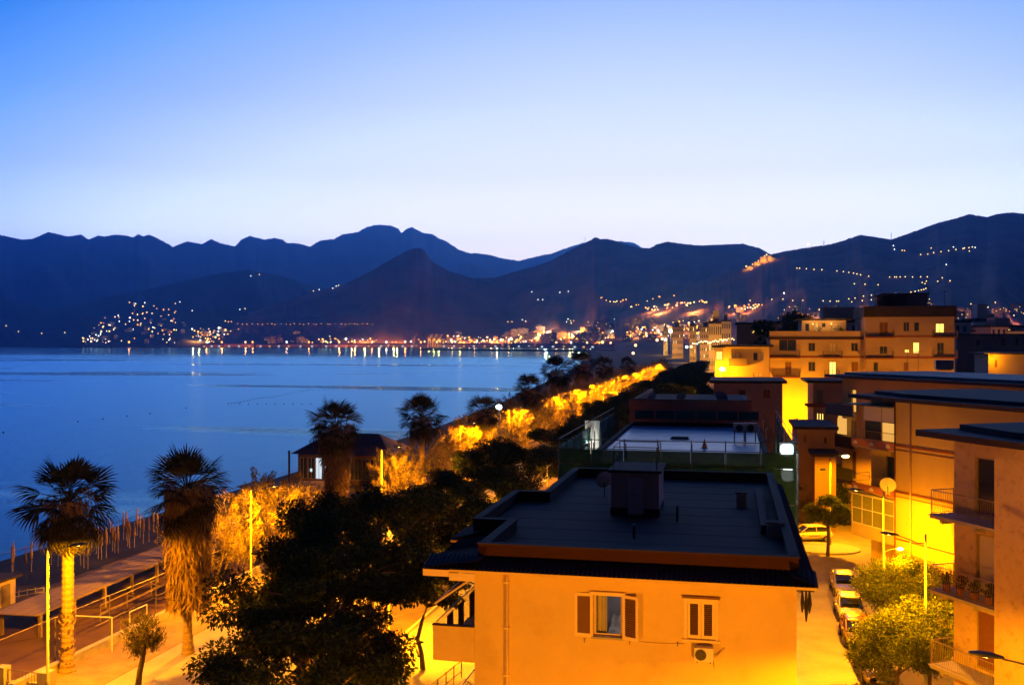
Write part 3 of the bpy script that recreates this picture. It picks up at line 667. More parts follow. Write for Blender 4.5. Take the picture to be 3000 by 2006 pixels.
for (xa, xb, ya, yb) in [(-8.0, 2.0, .28, .5), (1.75, 2.0, .503, DEP), (-7.9, 1.747, DEP - .22, DEP), (-7.95, -7.7, .503, 4.6), (-9.3, -7.703, 4.603, 4.85), (-9.3, -9.08, 4.853, 11.6), (-9.3, -7.7, 11.603, 11.85), (-7.95, -7.7, 11.853, DEP - .223)]:
    box('parapet', b1, xa, xb, ya, yb, PB, PT, m_redpar); box('coping', b1, xa - .04, xb + .04, ya - .04, yb + .04, PT + .002, PT + .05, m_bitumen)
box('roof_kerb', b1, 1.05, 1.3, 6.0, 15.5, 11.09, 11.42, m_bitumen); box('roof_kerb', b1, 1.303, 1.745, 6.1, 6.6, 11.09, 11.5, m_bitumen)
# fascia board on the left corner, downpipe
box('fascia', b1, -9.6, -8.75, -.6, -.552, 10.58, 10.79, m_leaf); box('fascia', b1, -8.74, -7.9, -.58, -.552, 10.46, 10.7, m_leaf)
xp = fp(b1, 1486, 1800)[0]
MB().tube([(xp, -.09, 0), (xp, -.09, 10.55), (xp, .02, 10.7)], .055, 9).build('downpipe', m_pipe, b1, True)
for zz in (10.35, 8.9, 7.4, 5.9): box('pipe_clip', b1, xp - .075, xp + .075, -.16, .0, zz, zz + .05, m_leaf)
# windows with louvred shutters
def louvre(root, w, hgt, loc, rz, m_slat, label=None):
    g = MB(); fw = .085
    g.box(0, w, -.02, .02, 0, fw * 1.3); g.box(0, w, -.02, .02, hgt - fw, hgt); g.box(0, fw, -.02, .02, fw * 1.3, hgt - fw); g.box(w - fw, w, -.02, .02, fw * 1.3, hgt - fw)
    o = g.build('shutter', m_leaf, root, loc=loc, rot=(0, 0, rz)); n = int((hgt - .2) / .062); key = ('slat', round(w, 3), m_slat.name)
    if key not in BOXC: a = (w - 2 * fw) / 2; BOXC[key] = MB().box(-a, a, -.004, .004, -.034, .034).mesh('slat', m_slat)
    for k in range(n): link('slat', BOXC[key], o, (w / 2, .004, fw * 1.3 + .035 + k * (hgt - fw * 2.3 - .03) / n), (.7, 0, 0))
    return o
m_slat = mat('dark_slat', (.14, .07, .035), .7, .1, 8); m_slatb = mat('brown_slat', (.26, .14, .07), .7, .1, 8)
hw = (w1[1] - w1[0]) / 2; hh = w1[3] - w1[2]
wi = MB()
for a in ((w1[0], w1[0] + .07), (w1[1] - .07, w1[1])): wi.box(a[0], a[1], .12, .19, w1[2], w1[3])
wi.box(w1[0] + .07, w1[1] - .07, .12, .19, w1[3] - .07, w1[3]); wi.box(w1[0] + .07, w1[1] - .07, .12, .19, w1[2], w1[2] + .06)
wo = wi.build('window', m_leaf, b1); wo['label'] = 'open window showing a pale bedroom'
louvre(wo, .58, hh + .06, (w1[0] - .005, -.06, w1[2] - .03), math.pi - .10, m_slatb); louvre(wo, .55, hh + .06, (w1[1] + .01, -.06, w1[2] - .03), -.42, m_slat)
box('lintel', b1, w1[0] - .1, w1[1] + .1, -.10, .005, w1[3] + .0, w1[3] + .09, m_leaf)
box('sill', b1, w1[0] - .06, w1[1] + .06, -.08, .01, w1[2] - .07, w1[2] - .003, m_conc)
# the room behind it
m_room = mat('room_wall', (.55, .53, .55), .9, .05, 2)
rm = MB(); rx0, rx1, rz0, rz1 = w1[0] - .9, w1[1] + 1.2, w1[2] - .75, w1[3] + .35
rm.quad((rx0, 3.2, rz0), (rx1, 3.2, rz0), (rx1, 3.2, rz1), (rx0, 3.2, rz1)); rm.quad((rx0, .26, rz0), (rx0, 3.2, rz0), (rx0, 3.2, rz1), (rx0, .26, rz1)); rm.quad((rx1, 3.2, rz0), (rx1, .26, rz0), (rx1, .26, rz1), (rx1, 3.2, rz1))
rm.quad((rx0, .26, rz0), (rx1, .26, rz0), (rx1, 3.2, rz0), (rx0, 3.2, rz0)); rm.quad((rx0, 3.2, rz1), (rx1, 3.2, rz1), (rx1, .26, rz1), (rx0, .26, rz1)); rm.build('room', m_room, b1)
bed = thing('bed', 'rumpled pale bed seen through the open window', 'bed', (w1[0] + .75, Y1 + 1.9, rz0))
g = MB(); g.box(-.45, .95, -1.0, 1.0, .0, .3); g.build('bed_frame', mat('bed_wood', (.2, .13, .09), .7, .1, 3), bed)
g = MB(); n = 12
for i in range(n):
    for j in range(n):
        P_ = lambda i, j: (-.45 + 1.4 * i / n, -1 + 2 * j / n, .52 + .12 * mnoise.noise(Vector((i * .6, j * .5, 1))) + (.16 if j > 8 else 0))
        g.quad(P_(i, j), P_(i + 1, j), P_(i + 1, j + 1), P_(i, j + 1))
g.box(-.45, .95, -1, 1, .3, .45); g.build('bedding', mat('bedding', (.6, .56, .56), .95, .1, 3), bed, True)
cu = MB(); pr = None
for k in range(16):
    q = (w1[0] + .04 + .36 * k / 15, .30 + .035 * math.sin(k * 1.7)); 
    if pr: cu.quad((pr[0], pr[1], w1[2] - .5), (q[0], q[1], w1[2] - .5), (q[0], q[1], w1[3] + .1), (pr[0], pr[1], w1[3] + .1))
    pr = q
tag(cu.build('curtain', mat('grey_curtain', (.42, .4, .42), .95, .1, 3), smooth=True, loc=(0, Y1, 0)), 'pale curtain drawn aside in the open window', 'curtain')
point('room_light', b1, (w1[1] + .6, 1.5, rz1 - .25), 14, (1, .86, .82), .15)
# second window: closed shutters under a drip moulding
wo = MB(); wo.box(w2[0], w2[0] + .09, -.03, .14, w2[2], w2[3]); wo.box(w2[1] - .09, w2[1], -.03, .14, w2[2], w2[3]); wo.box(w2[0] + .09, w2[1] - .09, -.03, .14, w2[3] - .09, w2[3])
wo = wo.build('window', m_leaf, b1); wm = (w2[0] + w2[1]) / 2
box('pane', wo, w2[0] + .09, w2[1] - .09, .16, .2, w2[2], w2[3] - .09, m_slat)
louvre(wo, (w2[1] - w2[0]) / 2 - .1, w2[3] - w2[2] - .1, (w2[0] + .095, .04, w2[2] + .005), 0, m_slat); louvre(wo, (w2[1] - w2[0]) / 2 - .1, w2[3] - w2[2] - .1, (wm + .005, .04, w2[2] + .005), 0, m_slat)
box('lintel', b1, w2[0] - .06, w2[1] + .06, -.09, .005, w2[3] + .002, w2[3] + .07, m_shut); box('sill', b1, w2[0] - .05, w2[1] + .05, -.09, .01, w2[2] - .06, w2[2] - .003, m_leaf)
for px, py in ((1714, 1868), (1846, 1874), (1986, 1880)):
    q = fp(b1, px, py); MB().tube([(q[0], .0, q[1]), (q[0], -.10, q[1]), (q[0], -.11, q[1] - .1)], .015, 5).build('shutter_catch', m_black, b1)
ca_ = MB(); qa, qb = fp(b1, 1850, 1876), fp(b1, 2004, 1884); ca_.tube([(qa[0], -.02, qa[1]), ((qa[0] + qb[0]) / 2, -.02, (qa[1] + qb[1]) / 2 - .03), (qb[0], -.02, qb[1])], .012, 4); ca_.build('cable', m_pipe, b1)
# air conditioner
q0, q1 = fp(b1, 2034, 1934, -.3), fp(b1, 2090, 1898, -.3)
ac = thing('air_conditioner', 'air conditioner unit on brackets under the closed brown shutters', 'air conditioner', (q0[0], Y1 - .36, q0[1]))
W_, H_ = q1[0] - q0[0], q1[1] - q0[1]
m_ac = mat('air_conditioner_case', (.70, .66, .56), .5, .05, 4)
g = MB(); g.box(0, W_, 0, .28, 0, H_); g.build('case', m_ac, ac)
def fan(parent, cx, cz, r, y=-.006):
    g = MB(); n = 18; g.v = [(cx, y, cz)] + [(cx + r * math.cos(6.2832 * k / n), y, cz + r * math.sin(6.2832 * k / n)) for k in range(n)]
    for k in range(n): g.f.append((0, 1 + (k + 1) % n, 1 + k)); g.m.append(0)
    o = g.build('fan_opening', m_black, parent); g = MB()
    for rr in (.35, .7, 1.0): g.tube([(cx + rr * r * math.cos(6.2832 * k / 14), y - .015, cz + rr * r * math.sin(6.2832 * k / 14)) for k in range(15)], .006, 4, False)
    for k in range(4): g.tube([(cx, y - .015, cz), (cx + r * math.cos(1.57 * k + .4), y - .015, cz + r * math.sin(1.57 * k + .4))], .005, 4, False)
    g.build('grille', m_iron, o)
fan(ac, W_ * .34, H_ * .5, H_ * .40)
for k in (.12, .8): MB().box(W_ * k, W_ * k + .04, .0, .36, -.05, -.004).build('bracket', m_iron, ac)
MB().tube([(W_, .15, .1), (W_ + .12, .2, .12), (W_ + .32, .33, .35)], .03, 6).build('hose', m_pipe, ac); MB().tube([(W_, .1, .05), (W_ + .02, .1, -.18)], .012, 5).build('drain', m_black, ac)
# left-hand balcony with solid end, railing, planters and rolled awning
zt, zb = fp(b1, 1340, 1834)[1], fp(b1, 1340, 1936)[1]
bal = MB(); bal.box(-9.45, x0 - .004, -.02, .10, zb, zt); bal.box(-9.45, x0 - .004, .103, 10.5, zb, zb + .16); balc = bal.build('balcony', m_plaster, b1)
railing(balc, [(-9.38, .14), (-9.38, 10.4)], zb + .16, zt - zb - .08, m_iron, .14)
box('coping', b1, -9.47, x0 - .01, -.04, .12, zt + .002, zt + .04, m_bitumen)
for k, yy_ in enumerate((1.2, 2.6, 4.2)):
    box('board', balc, -9.33, -9.30, yy_, yy_ + .7, zb + .2, zt - .02, m_shut)
g = MB(); hull(g, -8.04, -8.02, .5, .52, 0, 0.01); 
dr = MB(); dr.box(-8.075, -8.052, 1.6, 3.0, zb + .17, zb + 2.4); dr.box(-8.075, -8.052, 5.0, 6.4, zb + .17, zb + 2.4); dr.build('balcony_door', m_shut, b1)
aw = thing('awning', 'folded awning with slanting arm over the side balcony', 'awning', (0, Y1, 0))
MB().tube([(-8.12, .5, 10.42), (-8.12, 5.5, 10.42)], .09, 8).build('roller', m_curt, aw); MB().tube([(-8.12, .55, 10.40), (-9.52, .55, 9.42)], .035, 6).build('arm', m_leaf, aw)
MB().tube([(-8.12, 5.4, 10.40), (-9.52, 5.4, 9.42)], .035, 6).build('arm', m_leaf, aw); MB().tube([(-9.52, .5, 9.42), (-9.52, 5.5, 9.42)], .03, 6).build('front_bar', m_leaf, aw)
g = MB(); g.quad((-8.1, .6, 10.46), (-8.1, 5.4, 10.46), (-8.75, 5.4, 10.0), (-8.75, .6, 10.0)); g.build('cloth', mat('awning_cloth', (.4, .28, .16), .9, .1, 3), aw)
lb = MB(); lb.box(-9.45, x0 - .004, .0, 10.5, zb - 3.1, zb - 2.94); lbo = lb.build('balcony', m_plaster, b1); railing(lbo, [(x0 - .1, .05), (-9.38, .05), (-9.38, 10.4)], zb - 2.94, 1.0, m_iron, .16)
# roof furniture
sh = thing('stair_head', 'small rendered stair-head hut with pale door on the dark flat roof', 'roof hut', (0, Y1, 11.09))
sx0, sx1 = atZ(1788, 1510, 11.09).x, atZ(1932, 1510, 11.09).x; sy = atZ(1860, 1510, 11.09).y - Y1
m_hut = mat('hut_plaster', (.52, .38, .33), .9, .15, 1.2, .2)
hb = MB(); hull(hb, sx0, sx1, sy, sy + 2.6, .30, 1.72); hb.build('wall', m_hut, sh)
box('plinth', sh, sx0 - .02, sx1 + .02, sy - .02, sy + 2.62, 0, .298, m_bitumen); box('roof', sh, sx0 - .1, sx1 + .1, sy - .15, sy + 2.7, 1.722, 1.82, m_bitumen)
dm = (sx0 + sx1) / 2 + .03; do = MB(); do.box(dm - .30, dm + .30, sy - .05, sy - .022, .06, .78); do.box(dm - .30, dm + .30, sy - .05, sy - .022, .84, 1.5); do.build('door', mat('door_grey', (.6, .5, .52), .7, .08, 3), sh)
gr = MB()
for a, b in (((sx0 + .1, sy + .1), (sx1 - .1, sy + .1)), ((sx0 + .1, sy + 2.4), (sx1 - .1, sy + 2.4)), ((sx0 + .1, sy + .1), (sx0 + .1, sy + 2.4)), ((sx1 - .1, sy + .1), (sx1 - .1, sy + 2.4))):
    gr.tube([(*a, 2.72), (*b, 2.72)], .02, 5); gr.tube([(*a, 1.82), (*a, 2.72)], .02, 5); gr.tube([(*b, 1.82), (*b, 2.72)], .02, 5)
gr.build('roof_rail', m_iron, sh)
q = atZ(1772, 1455, 11.09); dish('satellite_dish', 'grey satellite dish left of the stair-head hut on the dark roof', (q.x, q.y, 11.09), .5, .40, .3)
def chimney(px, py, w, d, h, lab, tall=False):
    q = atZ(px, py, 11.09); o = thing('chimney', lab, 'chimney', (q.x, q.y, 11.09)); MB().box(-w / 2, w / 2, -d / 2, d / 2, 0, h).build('stack', m_hut if not tall else m_bitumen, o)
    MB().box(-w / 2 - .05, w / 2 + .05, -d / 2 - .05, d / 2 + .05, h + .06, h + .11).build('cap', m_bitumen, o)
    for a in (-1, 1): MB().box(a * w * .4 - .03, a * w * .4 + .03, -d / 2 + .02, d / 2 - .02, h + .001, h + .059).build('cap_support', m_hut, o)
chimney(2172, 1482, .42, .42, .5, 'square chimney stub on the right part of the dark roof'); chimney(2270, 1570, .55, .5, .42, 'wide low chimney by the right parapet of the dark roof')
for px, py, hh_, lab in ((1984, 1526, .55, 'thin vent pipe right of the stair-head hut'), (1857, 1577, .45, 'thin vent pipe in front of the stair-head hut')):
    q = atZ(px, py, 11.09); o = thing('vent_pipe', lab, 'pipe', (q.x, q.y, 11.09)); MB().tube([(0, 0, 0), (0, 0, hh_)], .05, 8).build('pipe', m_black, o); MB().tube([(0, 0, hh_ + .02), (0, 0, hh_ + .07)], [.09, .04], 8).build('cowl', m_black, o)
# folded clothes airer hanging on the right-hand wall
cad = thing('clothes_airer', 'dark clothes hanging on a wall bracket by the street corner', 'clothes airer', (x1, Y1 + .6, 0)); q = atY(2362, 1740, Y1 + .6)
MB().tube([(0, 0, q.z + .1), (.55, 0, q.z + .1)], .02, 5).build('bracket', m_black, cad); MB().tube([(.1, -.25, q.z + .1), (.5, .4, q.z + .1)], .012, 5).build('rod', m_black, cad)
for k, (dx, l) in enumerate(((.2, .55), (.32, .85), (.42, .6))):
    MB().tube([(dx, .06 * k, q.z + .1), (dx + .01, .06 * k, q.z - l * .5), (dx, .06 * k, q.z - l)], [.025, .075, .02], 6).build('cloth', m_black, cad)
# iron fence at the roadside below the balcony
fe = thing('iron_fence', 'thin iron fence by the roadside below the orange building balcony', 'fence'); pa, pb = atZ(1232, 2030, .9), atZ(1352, 1934, .9)
for zz in (.35, .9): MB().tube([(pa.x, pa.y, zz), (pb.x, pb.y, zz)], .025, 5).build('rail', m_iron, fe)
for k in range(6): q = pa.lerp(pb, k / 5); MB().tube([(q.x, q.y, -.02), (q.x, q.y, .95)], .03, 6).build('post', m_iron, fe)

# ---------------------------------------------------------------- B2: house under scaffolding, with its pale roof
Y2 = 57.5
b2 = thing('scaffolded_house', 'house with pale flat roof wrapped in green scaffolding nets', 'house', (0, Y2, 0))
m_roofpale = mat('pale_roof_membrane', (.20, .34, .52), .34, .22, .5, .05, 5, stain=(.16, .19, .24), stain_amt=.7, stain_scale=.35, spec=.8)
g = MB(); hull(g, -8.1, 1.95, 0, 27, 0, 10.75); g.build('wall', m_plaster_side, b2)
box('cornice', b2, -8.5, 2.3, -.4, 0 - .003, 10.35, 10.75, mat('cornice_ochre', (.42, .28, .17), .9, .15, 1)); box('roof_deck', b2, -8.1, 1.95, .25, 26.8, 10.752, 10.98, m_roofpale)
for k in range(9): box('membrane_strip', b2, -7.9, 1.75, .5 + k * 2.9, 3.3 + k * 2.9, 10.984, 10.99 + .004 * (k % 2), m_roofpale)
box('parapet', b2, -8.5, 2.3, -.35, .22, 10.753, 11.12, m_redpar); box('parapet', b2, -8.4, -8.1, .223, 27, 10.755, 11.2, m_redpar); box('parapet', b2, 1.95, 2.25, .223, 27, 10.755, 11.2, m_redpar); box('parapet', b2, -8.09, 1.94, 26.8, 27.1, 10.76, 11.3, m_redpar)
m_net = mat('green_debris_net', (.014, .11, .10), .9, .25, 3, alpha=.86); m_scaf = mat('green_scaffold_tube', (.045, .10, .085), .6, .15, 4)
sc_ = thing('scaffolding', 'green tube scaffolding with debris nets round the pale-roofed house', 'scaffolding', (0, Y2, 0))
xs = [-9.6 + 1.86 * k for k in range(8)]
for i, x in enumerate(xs):
    for y in (-1.35, -.5): box('standard', sc_, x - .03, x + .03, y - .03, y + .03, 0, 12.55 + (.0 if y < -1 else -.3), m_scaf)
for y in (1.5, 4.5, 7.5, 10.5, 14, 18, 22, 26):
    for x in (-9.6, -8.75, 2.65, 3.5): box('standard', sc_, x - .03, x + .03, y - .03, y + .03, 0, 12.2, m_scaf)
for zz in (12.5, 12.0, 11.15, 9.2, 7.2, 5.2):
    MB().tube([(-9.7, -1.4, zz), (3.55, -1.4, zz)], .028, 6).build('ledger', m_scaf, sc_)
    for x in (-9.64, 3.54): MB().tube([(x, -1.4, zz), (x, 26.3, zz)], .028, 6).build('ledger', m_scaf, sc_)
for zz in (12.35, 11.6): MB().tube([(-8.0, 26.4, zz), (2.4, 26.4, zz)], .028, 6).build('ledger', m_scaf, sc_)
for k in range(7):
    box('net', sc_, xs[k] + .04, xs[k + 1] - .04, -1.46, -1.45, 11.15, 11.95, m_net)
    for zz in (5.2, 7.2, 9.2): box('net', sc_, xs[k] + .04, xs[k + 1] - .04, -1.46, -1.45, zz + .03, zz + 1.9, m_net)
    for zz in (9.15, 7.15): box('plank', sc_, xs[k] + .02, xs[k + 1] - .02, -1.3, -.45, zz, zz + .05, m_wood)
for k in range(6): box('net', sc_, -7.9 + 1.7 * k, -6.3 + 1.7 * k, 26.44, 26.45, 11.65, 12.3, m_net)
for ya, yb in ((-1.3, 1.5), (1.5, 4.5), (4.5, 7.5), (7.5, 10.5), (10.5, 14), (14, 18), (18, 22), (22, 26)):
    for zz, ht in ((11.1, 1.0), (7.2, 3.8)):
        for x in (-9.7, 3.58): box('net', sc_, x - .006, x + .006, ya + .05, yb - .05, zz, zz + ht, m_net)
for (xa, ya) in ((-9.6, 2.2), (-9.6, 8)): MB().tube([(xa, ya, 9.2), (xa, ya + 4, 12.2)], .028, 5).build('brace', m_scaf, sc_)
# work lights on the scaffold
m_led = emitmat('work_light_lens', (.86, 1., .95), 5)
def worklight(loc, w, h, lab, pw, face):
    o = thing('work_light', lab, 'work light', loc, 0, 'white work lights on the scaffolding'); MB().box(-w / 2 - .04, w / 2 + .04, .06, .2, -.04, h + .04).build('housing', m_black, o)
    g = MB(); n = 16; g.v = [(0, .05, h / 2)] + [(w / 2 * math.copysign(abs(math.cos(a)) ** .8, math.cos(a)), .05, h / 2 + h / 2 * math.copysign(abs(math.sin(a)) ** .8, math.sin(a))) for a in [6.2832 * k / n for k in range(n)]]
    for k in range(n): g.f.append((0, 1 + (k + 1) % n, 1 + k)); g.m.append(0)
    g.build('lens', m_led, o); MB().tube([(0, .13, -.04), (0, .13, -.4)], .03, 5).build('stem', m_black, o); point('glow', o, face, pw, (.85, 1, .94), .2)
q = atD(2306, 1336, 59); worklight((q.x, q.y, q.z), .78, .75, 'big white work light at the upper right of the scaffolding', 260, (0, -.5, .3))
q = atD(2308, 1410, 59.4); worklight((q.x, q.y, q.z), .75, .8, 'white work light at the lower right of the scaffolding', 160, (0, -.5, .3))
q = atD(1735, 1225, 70)
tp = thing('white_sheet', 'white plastic sheet glowing on the left side of the scaffolding', 'sheet', (0, 0, 0)); g = MB(); n = 10
for i in range(n):
    for j in range(n):
        def P_(i, j): return (q.x - .5 + 1.0 * i / n, q.y + .1 * math.sin(i * 1.7 + j * .4), 9.4 + 3.1 * j / n)
        g.quad(P_(i, j), P_(i + 1, j), P_(i + 1, j + 1), P_(i, j + 1))
g.build('sheet_fold', mat('plastic_sheet', (.8, .8, .76), .5, .08, 2), tp, True); MB().tube([(q.x - .6, q.y, 12.53), (q.x + .6, q.y, 12.53)], .03, 5).build('top_bar', m_scaf, tp)
fl_ = thing('work_light', 'small work light aimed at the hanging white sheet', 'work light', (q.x - .1, q.y - 2.0, 11.0), 0, 'white work lights on the scaffolding'); MB().box(-.15, .15, -.1, .0, -.12, .12).build('housing', m_black, fl_); MB().box(-.12, .12, .002, .01, -.1, .1).build('lens', m_led, fl_); point('glow', fl_, (0, .3, 0), 330, (1, 1, .88), .1)
MB().tube([(0, -.05, -.12), (0, -.05, -1.8)], .03, 5).build('stem', m_black, fl_)
# roof clutter of the scaffolded house
for px, lab in ((2166, 'grey condenser unit on the pale roof, the left one of two'), (2199, 'grey condenser unit on the pale roof, the right one of two')):
    q = atZ(px, 1293, 11.0); o = thing('condenser_unit', lab, 'air conditioner', (q.x, q.y, 11.0)); g = MB(); g.box(-.42, .42, 0, .35, .62, 1.3); g.build('case', m_ac, o); fan(o, 0, .96, .24); 
    for a in (-.34, .34): MB().box(a - .04, a + .04, .05, .3, 0, .619).build('leg', m_iron, o)
q = atZ(2064, 1312, 11.0); o = thing('warning_cone', 'small orange cone standing on the pale roof', 'cone', (q.x, q.y, 11.0)); MB().tube([(0, 0, .02), (0, 0, .6)], [.18, .03], 10).build('cone', mat('orange_plastic', (.6, .16, .03), .5, .05, 3), o); MB().box(-.24, .24, -.24, .24, 0, .02).build('base', m_black, o)
q = atZ(1992, 1285, 11.0); o = thing('roof_hatch', 'dark flat hatch in the middle of the pale roof', 'hatch', (q.x, q.y, 11.0)); MB().box(-.6, .6, -.4, .4, 0, .14).build('cover', m_bitumen, o); MB().box(-.68, .68, -.48, .48, 0, .06).build('frame', m_conc, o)
for k, (px, py) in enumerate(((2226, 1290), (2244, 1288), (2236, 1262))):
    q = atZ(px, py, 11.0); o = thing('water_pipe', ('short white pipe stub nearest the condensers', 'short white pipe stub right of the condensers', 'short white pipe stub behind the condensers')[k], 'pipe', (q.x, q.y, 11.0)); MB().tube([(0, 0, 0), (0, 0, .8), (.12, 0, .9)], .05, 7).build('pipe', m_white, o); MB().box(-.1, .1, -.1, .1, 0, .05).build('base', m_conc, o)
# terrace house right behind it
Y2b = 86.5
b2b = thing('terrace_house', 'low terracotta terrace wall behind the pale roof, with dishes on it', 'house', (0, Y2b, 0)); g = MB(); hull(g, -8.6, 1.6, 0, 24, 0, 12.3); g.build('wall', mat('terracotta_render', (.30, .17, .14), .9, .14, 1, .1), b2b)
box('roof_deck', b2b, -8.2, 1.2, .3, 23.7, 12.302, 12.36, m_bitumen); box('parapet', b2b, -8.7, 1.7, -.1, .29, 12.303, 13.05, MATS['terracotta_render']); box('parapet', b2b, -8.7, -8.4, .292, 24, 12.304, 12.9, MATS['terracotta_render'])
box('coping', b2b, -8.75, 1.75, -.14, .32, 13.052, 13.12, m_bitumen)
for px, py, r_, rz_, m_, lab in ((2112, 1186, .62, -.5, mat('blue_dish', (.2, .26, .42), .5, .05, 3), 'large bluish satellite dish on the terracotta terrace'), (1996, 1190, .45, .3, None, 'grey satellite dish in the middle of the terracotta terrace'), (1911, 1190, .5, .8, None, 'pale satellite dish at the left end of the terracotta terrace')):
    q = atD(px, py, 89); dish('satellite_dish', lab, (q.x, q.y, 12.36), rz_, r_, .55, m_)

# ---------------------------------------------------------------- generic block from photograph rectangles
m_pinkw = mat('pink_render', (.36, .27, .25), .9, .1, .6, .08); m_bandr = mat('red_brown_band', (.20, .06, .045), .85, .12, 1); m_roofd = mat('dark_flat_roof', (.024, .019, .022), .8, .25, .8, .1)
m_greyr = mat('grey_roof_membrane', (.07, .085, .11), .6, .2, .6); m_cream = mat('cream_render', (.48, .38, .28), .9, .1, .5, .08); m_yellow = mat('yellow_render', (.55, .42, .20), .9, .1, .6, .08)
def c5(cx, cy): return 2050 + cx / 2.4126, 850 + cy / 2.4126
def block(name, label, Y, rect, wm, wins=(), depth=10, over=.35, roofm=None, cat='house', conv=c5, bands=(), zbot=0., rt=.3, group=None, par=0.):
    (ax, ay), (bx, by) = conv(rect[0], rect[1]), conv(rect[2], rect[3])
    A, B = atY(ax, ay, Y), atY(bx, by, Y); zt = A.z; o = thing(name, label, cat, (A.x, Y, 0), 0, group); W = B.x - A.x
    hs = []
    for w in wins:
        (a, b), (c, d) = conv(w[0], w[1]), conv(w[2], w[3]); p, q = fp(o, a, b), fp(o, c, d); hs.append((max(p[0], .02), min(q[0], W - .02), q[1], min(p[1], zt - .05), w[4]))
    g = MB(); hull(g, 0, W, 0, depth, zbot, zt, hs, .2); g.build('wall', wm, o)
    for h in hs: window(o, h, h[4])
    box('roof', o, -over, W + over, -over, depth + over, zt + .002, zt + rt, roofm or m_roofd)
    if par: box('parapet', o, -.05, W + .05, -.06, .2, zt + rt + .002, zt + rt + par, wm)
    for b in bands: z = fp(o, *conv(rect[0], b))[1]; box('band', o, -.02, W + .02, -.06, -.004, z - .14, z + .14, m_bandr)
    return o, W, zt, hs
def block_balcony(o, cx0, cx1, cy, conv=c5, h=.95, proj=1.1, m=None, solid=None):
    a, b = fp(o, *conv(cx0, cy)), fp(o, *conv(cx1, cy)); z = a[1]; s = MB(); s.box(a[0], b[0], -proj, -.004, z - .16, z); s = s.build('balcony', m_bandr, o)
    if solid: box('front_panel', s, a[0], b[0], -proj - .05, -proj - .002, z, z + h, solid)
    else: railing(s, [(a[0] + .03, -.05), (a[0] + .03, -proj + .05), (b[0] - .03, -proj + .05), (b[0] - .03, -.05)], z, h, m or m_iron, .16)
b3, *_ = block('pink_house', 'low pink house with brown shutters beyond the terrace', 118, (100, 655, 585, 980), m_pinkw, [(275, 703, 325, 768, 'shut'), (448, 700, 500, 765, 'shut')], 12, .5, m_roofd)
d0, *_ = block('back_house', 'small ochre block with two lit windows behind the apartment row', 205, (262, 240, 560, 420), m_cream, [(368, 276, 397, 302, 'lit'), (430, 276, 449, 302, 'lit'), (498, 268, 528, 296, 'dark')], 12, .3, m_roofd)
d1, *_ = block('apartment_house', 'ochre house with a lit corner window and loggia, left end of apartment row', 152, (165, 400, 492, 700), m_yellow, [(215, 440, 292, 487, 'blind'), (378, 440, 408, 497, 'dark'), (412, 440, 452, 497, 'blind'), (378, 582, 448, 612, 'blind')], 12, .6, m_roofd)
block_balcony(d1, 205, 335, 525, solid=m_iron)
lw, *_ = block('corner_loggia', 'glowing glazed corner loggia at the left of the ochre house', 151, (108, 405, 163, 700), m_yellow, [(116, 432, 160, 492, 'lit')], 9, .4, m_roofd, cat='loggia')
d2, W2_, zt2, _ = block('apartment_block', 'long pale apartment block with red floor lines and one lit balcony door', 158, (495, 345, 1168, 930), m_cream,
    [(560, 345, 682, 428, 'dark'), (768, 372, 816, 430, 'dark'), (915, 372, 966, 440, 'blind'), (1070, 372, 1117, 430, 'dark'), (603, 505, 648, 600, 'shut'), (768, 505, 817, 572, 'dark'), (916, 505, 964, 600, 'lit'), (1072, 505, 1120, 573, 'shut')], 13, .2, m_roofd, 'apartment block', bands=(343, 470), par=.9)
block_balcony(d2, 480, 708, 472); block_balcony(d2, 868, 1006, 472); block_balcony(d2, 520, 708, 610); block_balcony(d2, 880, 985, 610)
ph, *_ = block('penthouse', 'orange-lit penthouse with cluttered terrace on top of the pale apartment block', 160.5, (720, 215, 1034, 312), m_cream, [(745, 235, 775, 290, 'dark'), (865, 232, 890, 262, 'dark'), (940, 232, 972, 290, 'blind'), (815, 225, 840, 290, 'warm')], 8, .7, m_roofd, 'penthouse', zbot=zt2 + .3)
for q_, l_ in ((800, 'penthouse terrace lamp on the pale apartment block, the left one'), (930, 'penthouse terrace lamp on the pale apartment block, the right one')):
    a = atY(*c5(q_, 250), 158.9); o = thing('terrace_lamp', l_, 'lamp', (a.x, a.y, zt2 + .32)); MB().tube([(0, 0, 0), (0, 0, 1.9)], .03, 5).build('stem', m_black, o); MB().ell((0, 0, 2.0), (.12, .12, .12), 8, 6).build('globe', m_lit, o, True); point('glow', o, (0, -.1, 2.3), 170, (1, .42, .08), .1)
for q_, h_, l_ in ((840, 1.2, 'dark leafy pot plant on the penthouse terrace, left of the lamp'), (975, 1.4, 'dark leafy pot plant on the penthouse terrace, right of the lamp'), (1010, 1.0, 'small dark pot plant at the end of the penthouse terrace')):
    a = atY(*c5(q_, 280), 159.2); o = thing('pot_plant', l_, 'plant', (a.x, a.y, zt2 + .32)); MB().tube([(0, 0, 0), (0, 0, .4)], [.18, .25], 8).build('pot', m_bandr, o); link('foliage', crown('foliage', [((0, 0, .4 + h_ * .5), h_ * .5)], 160, .2, lm_bush, 1., .2), o)
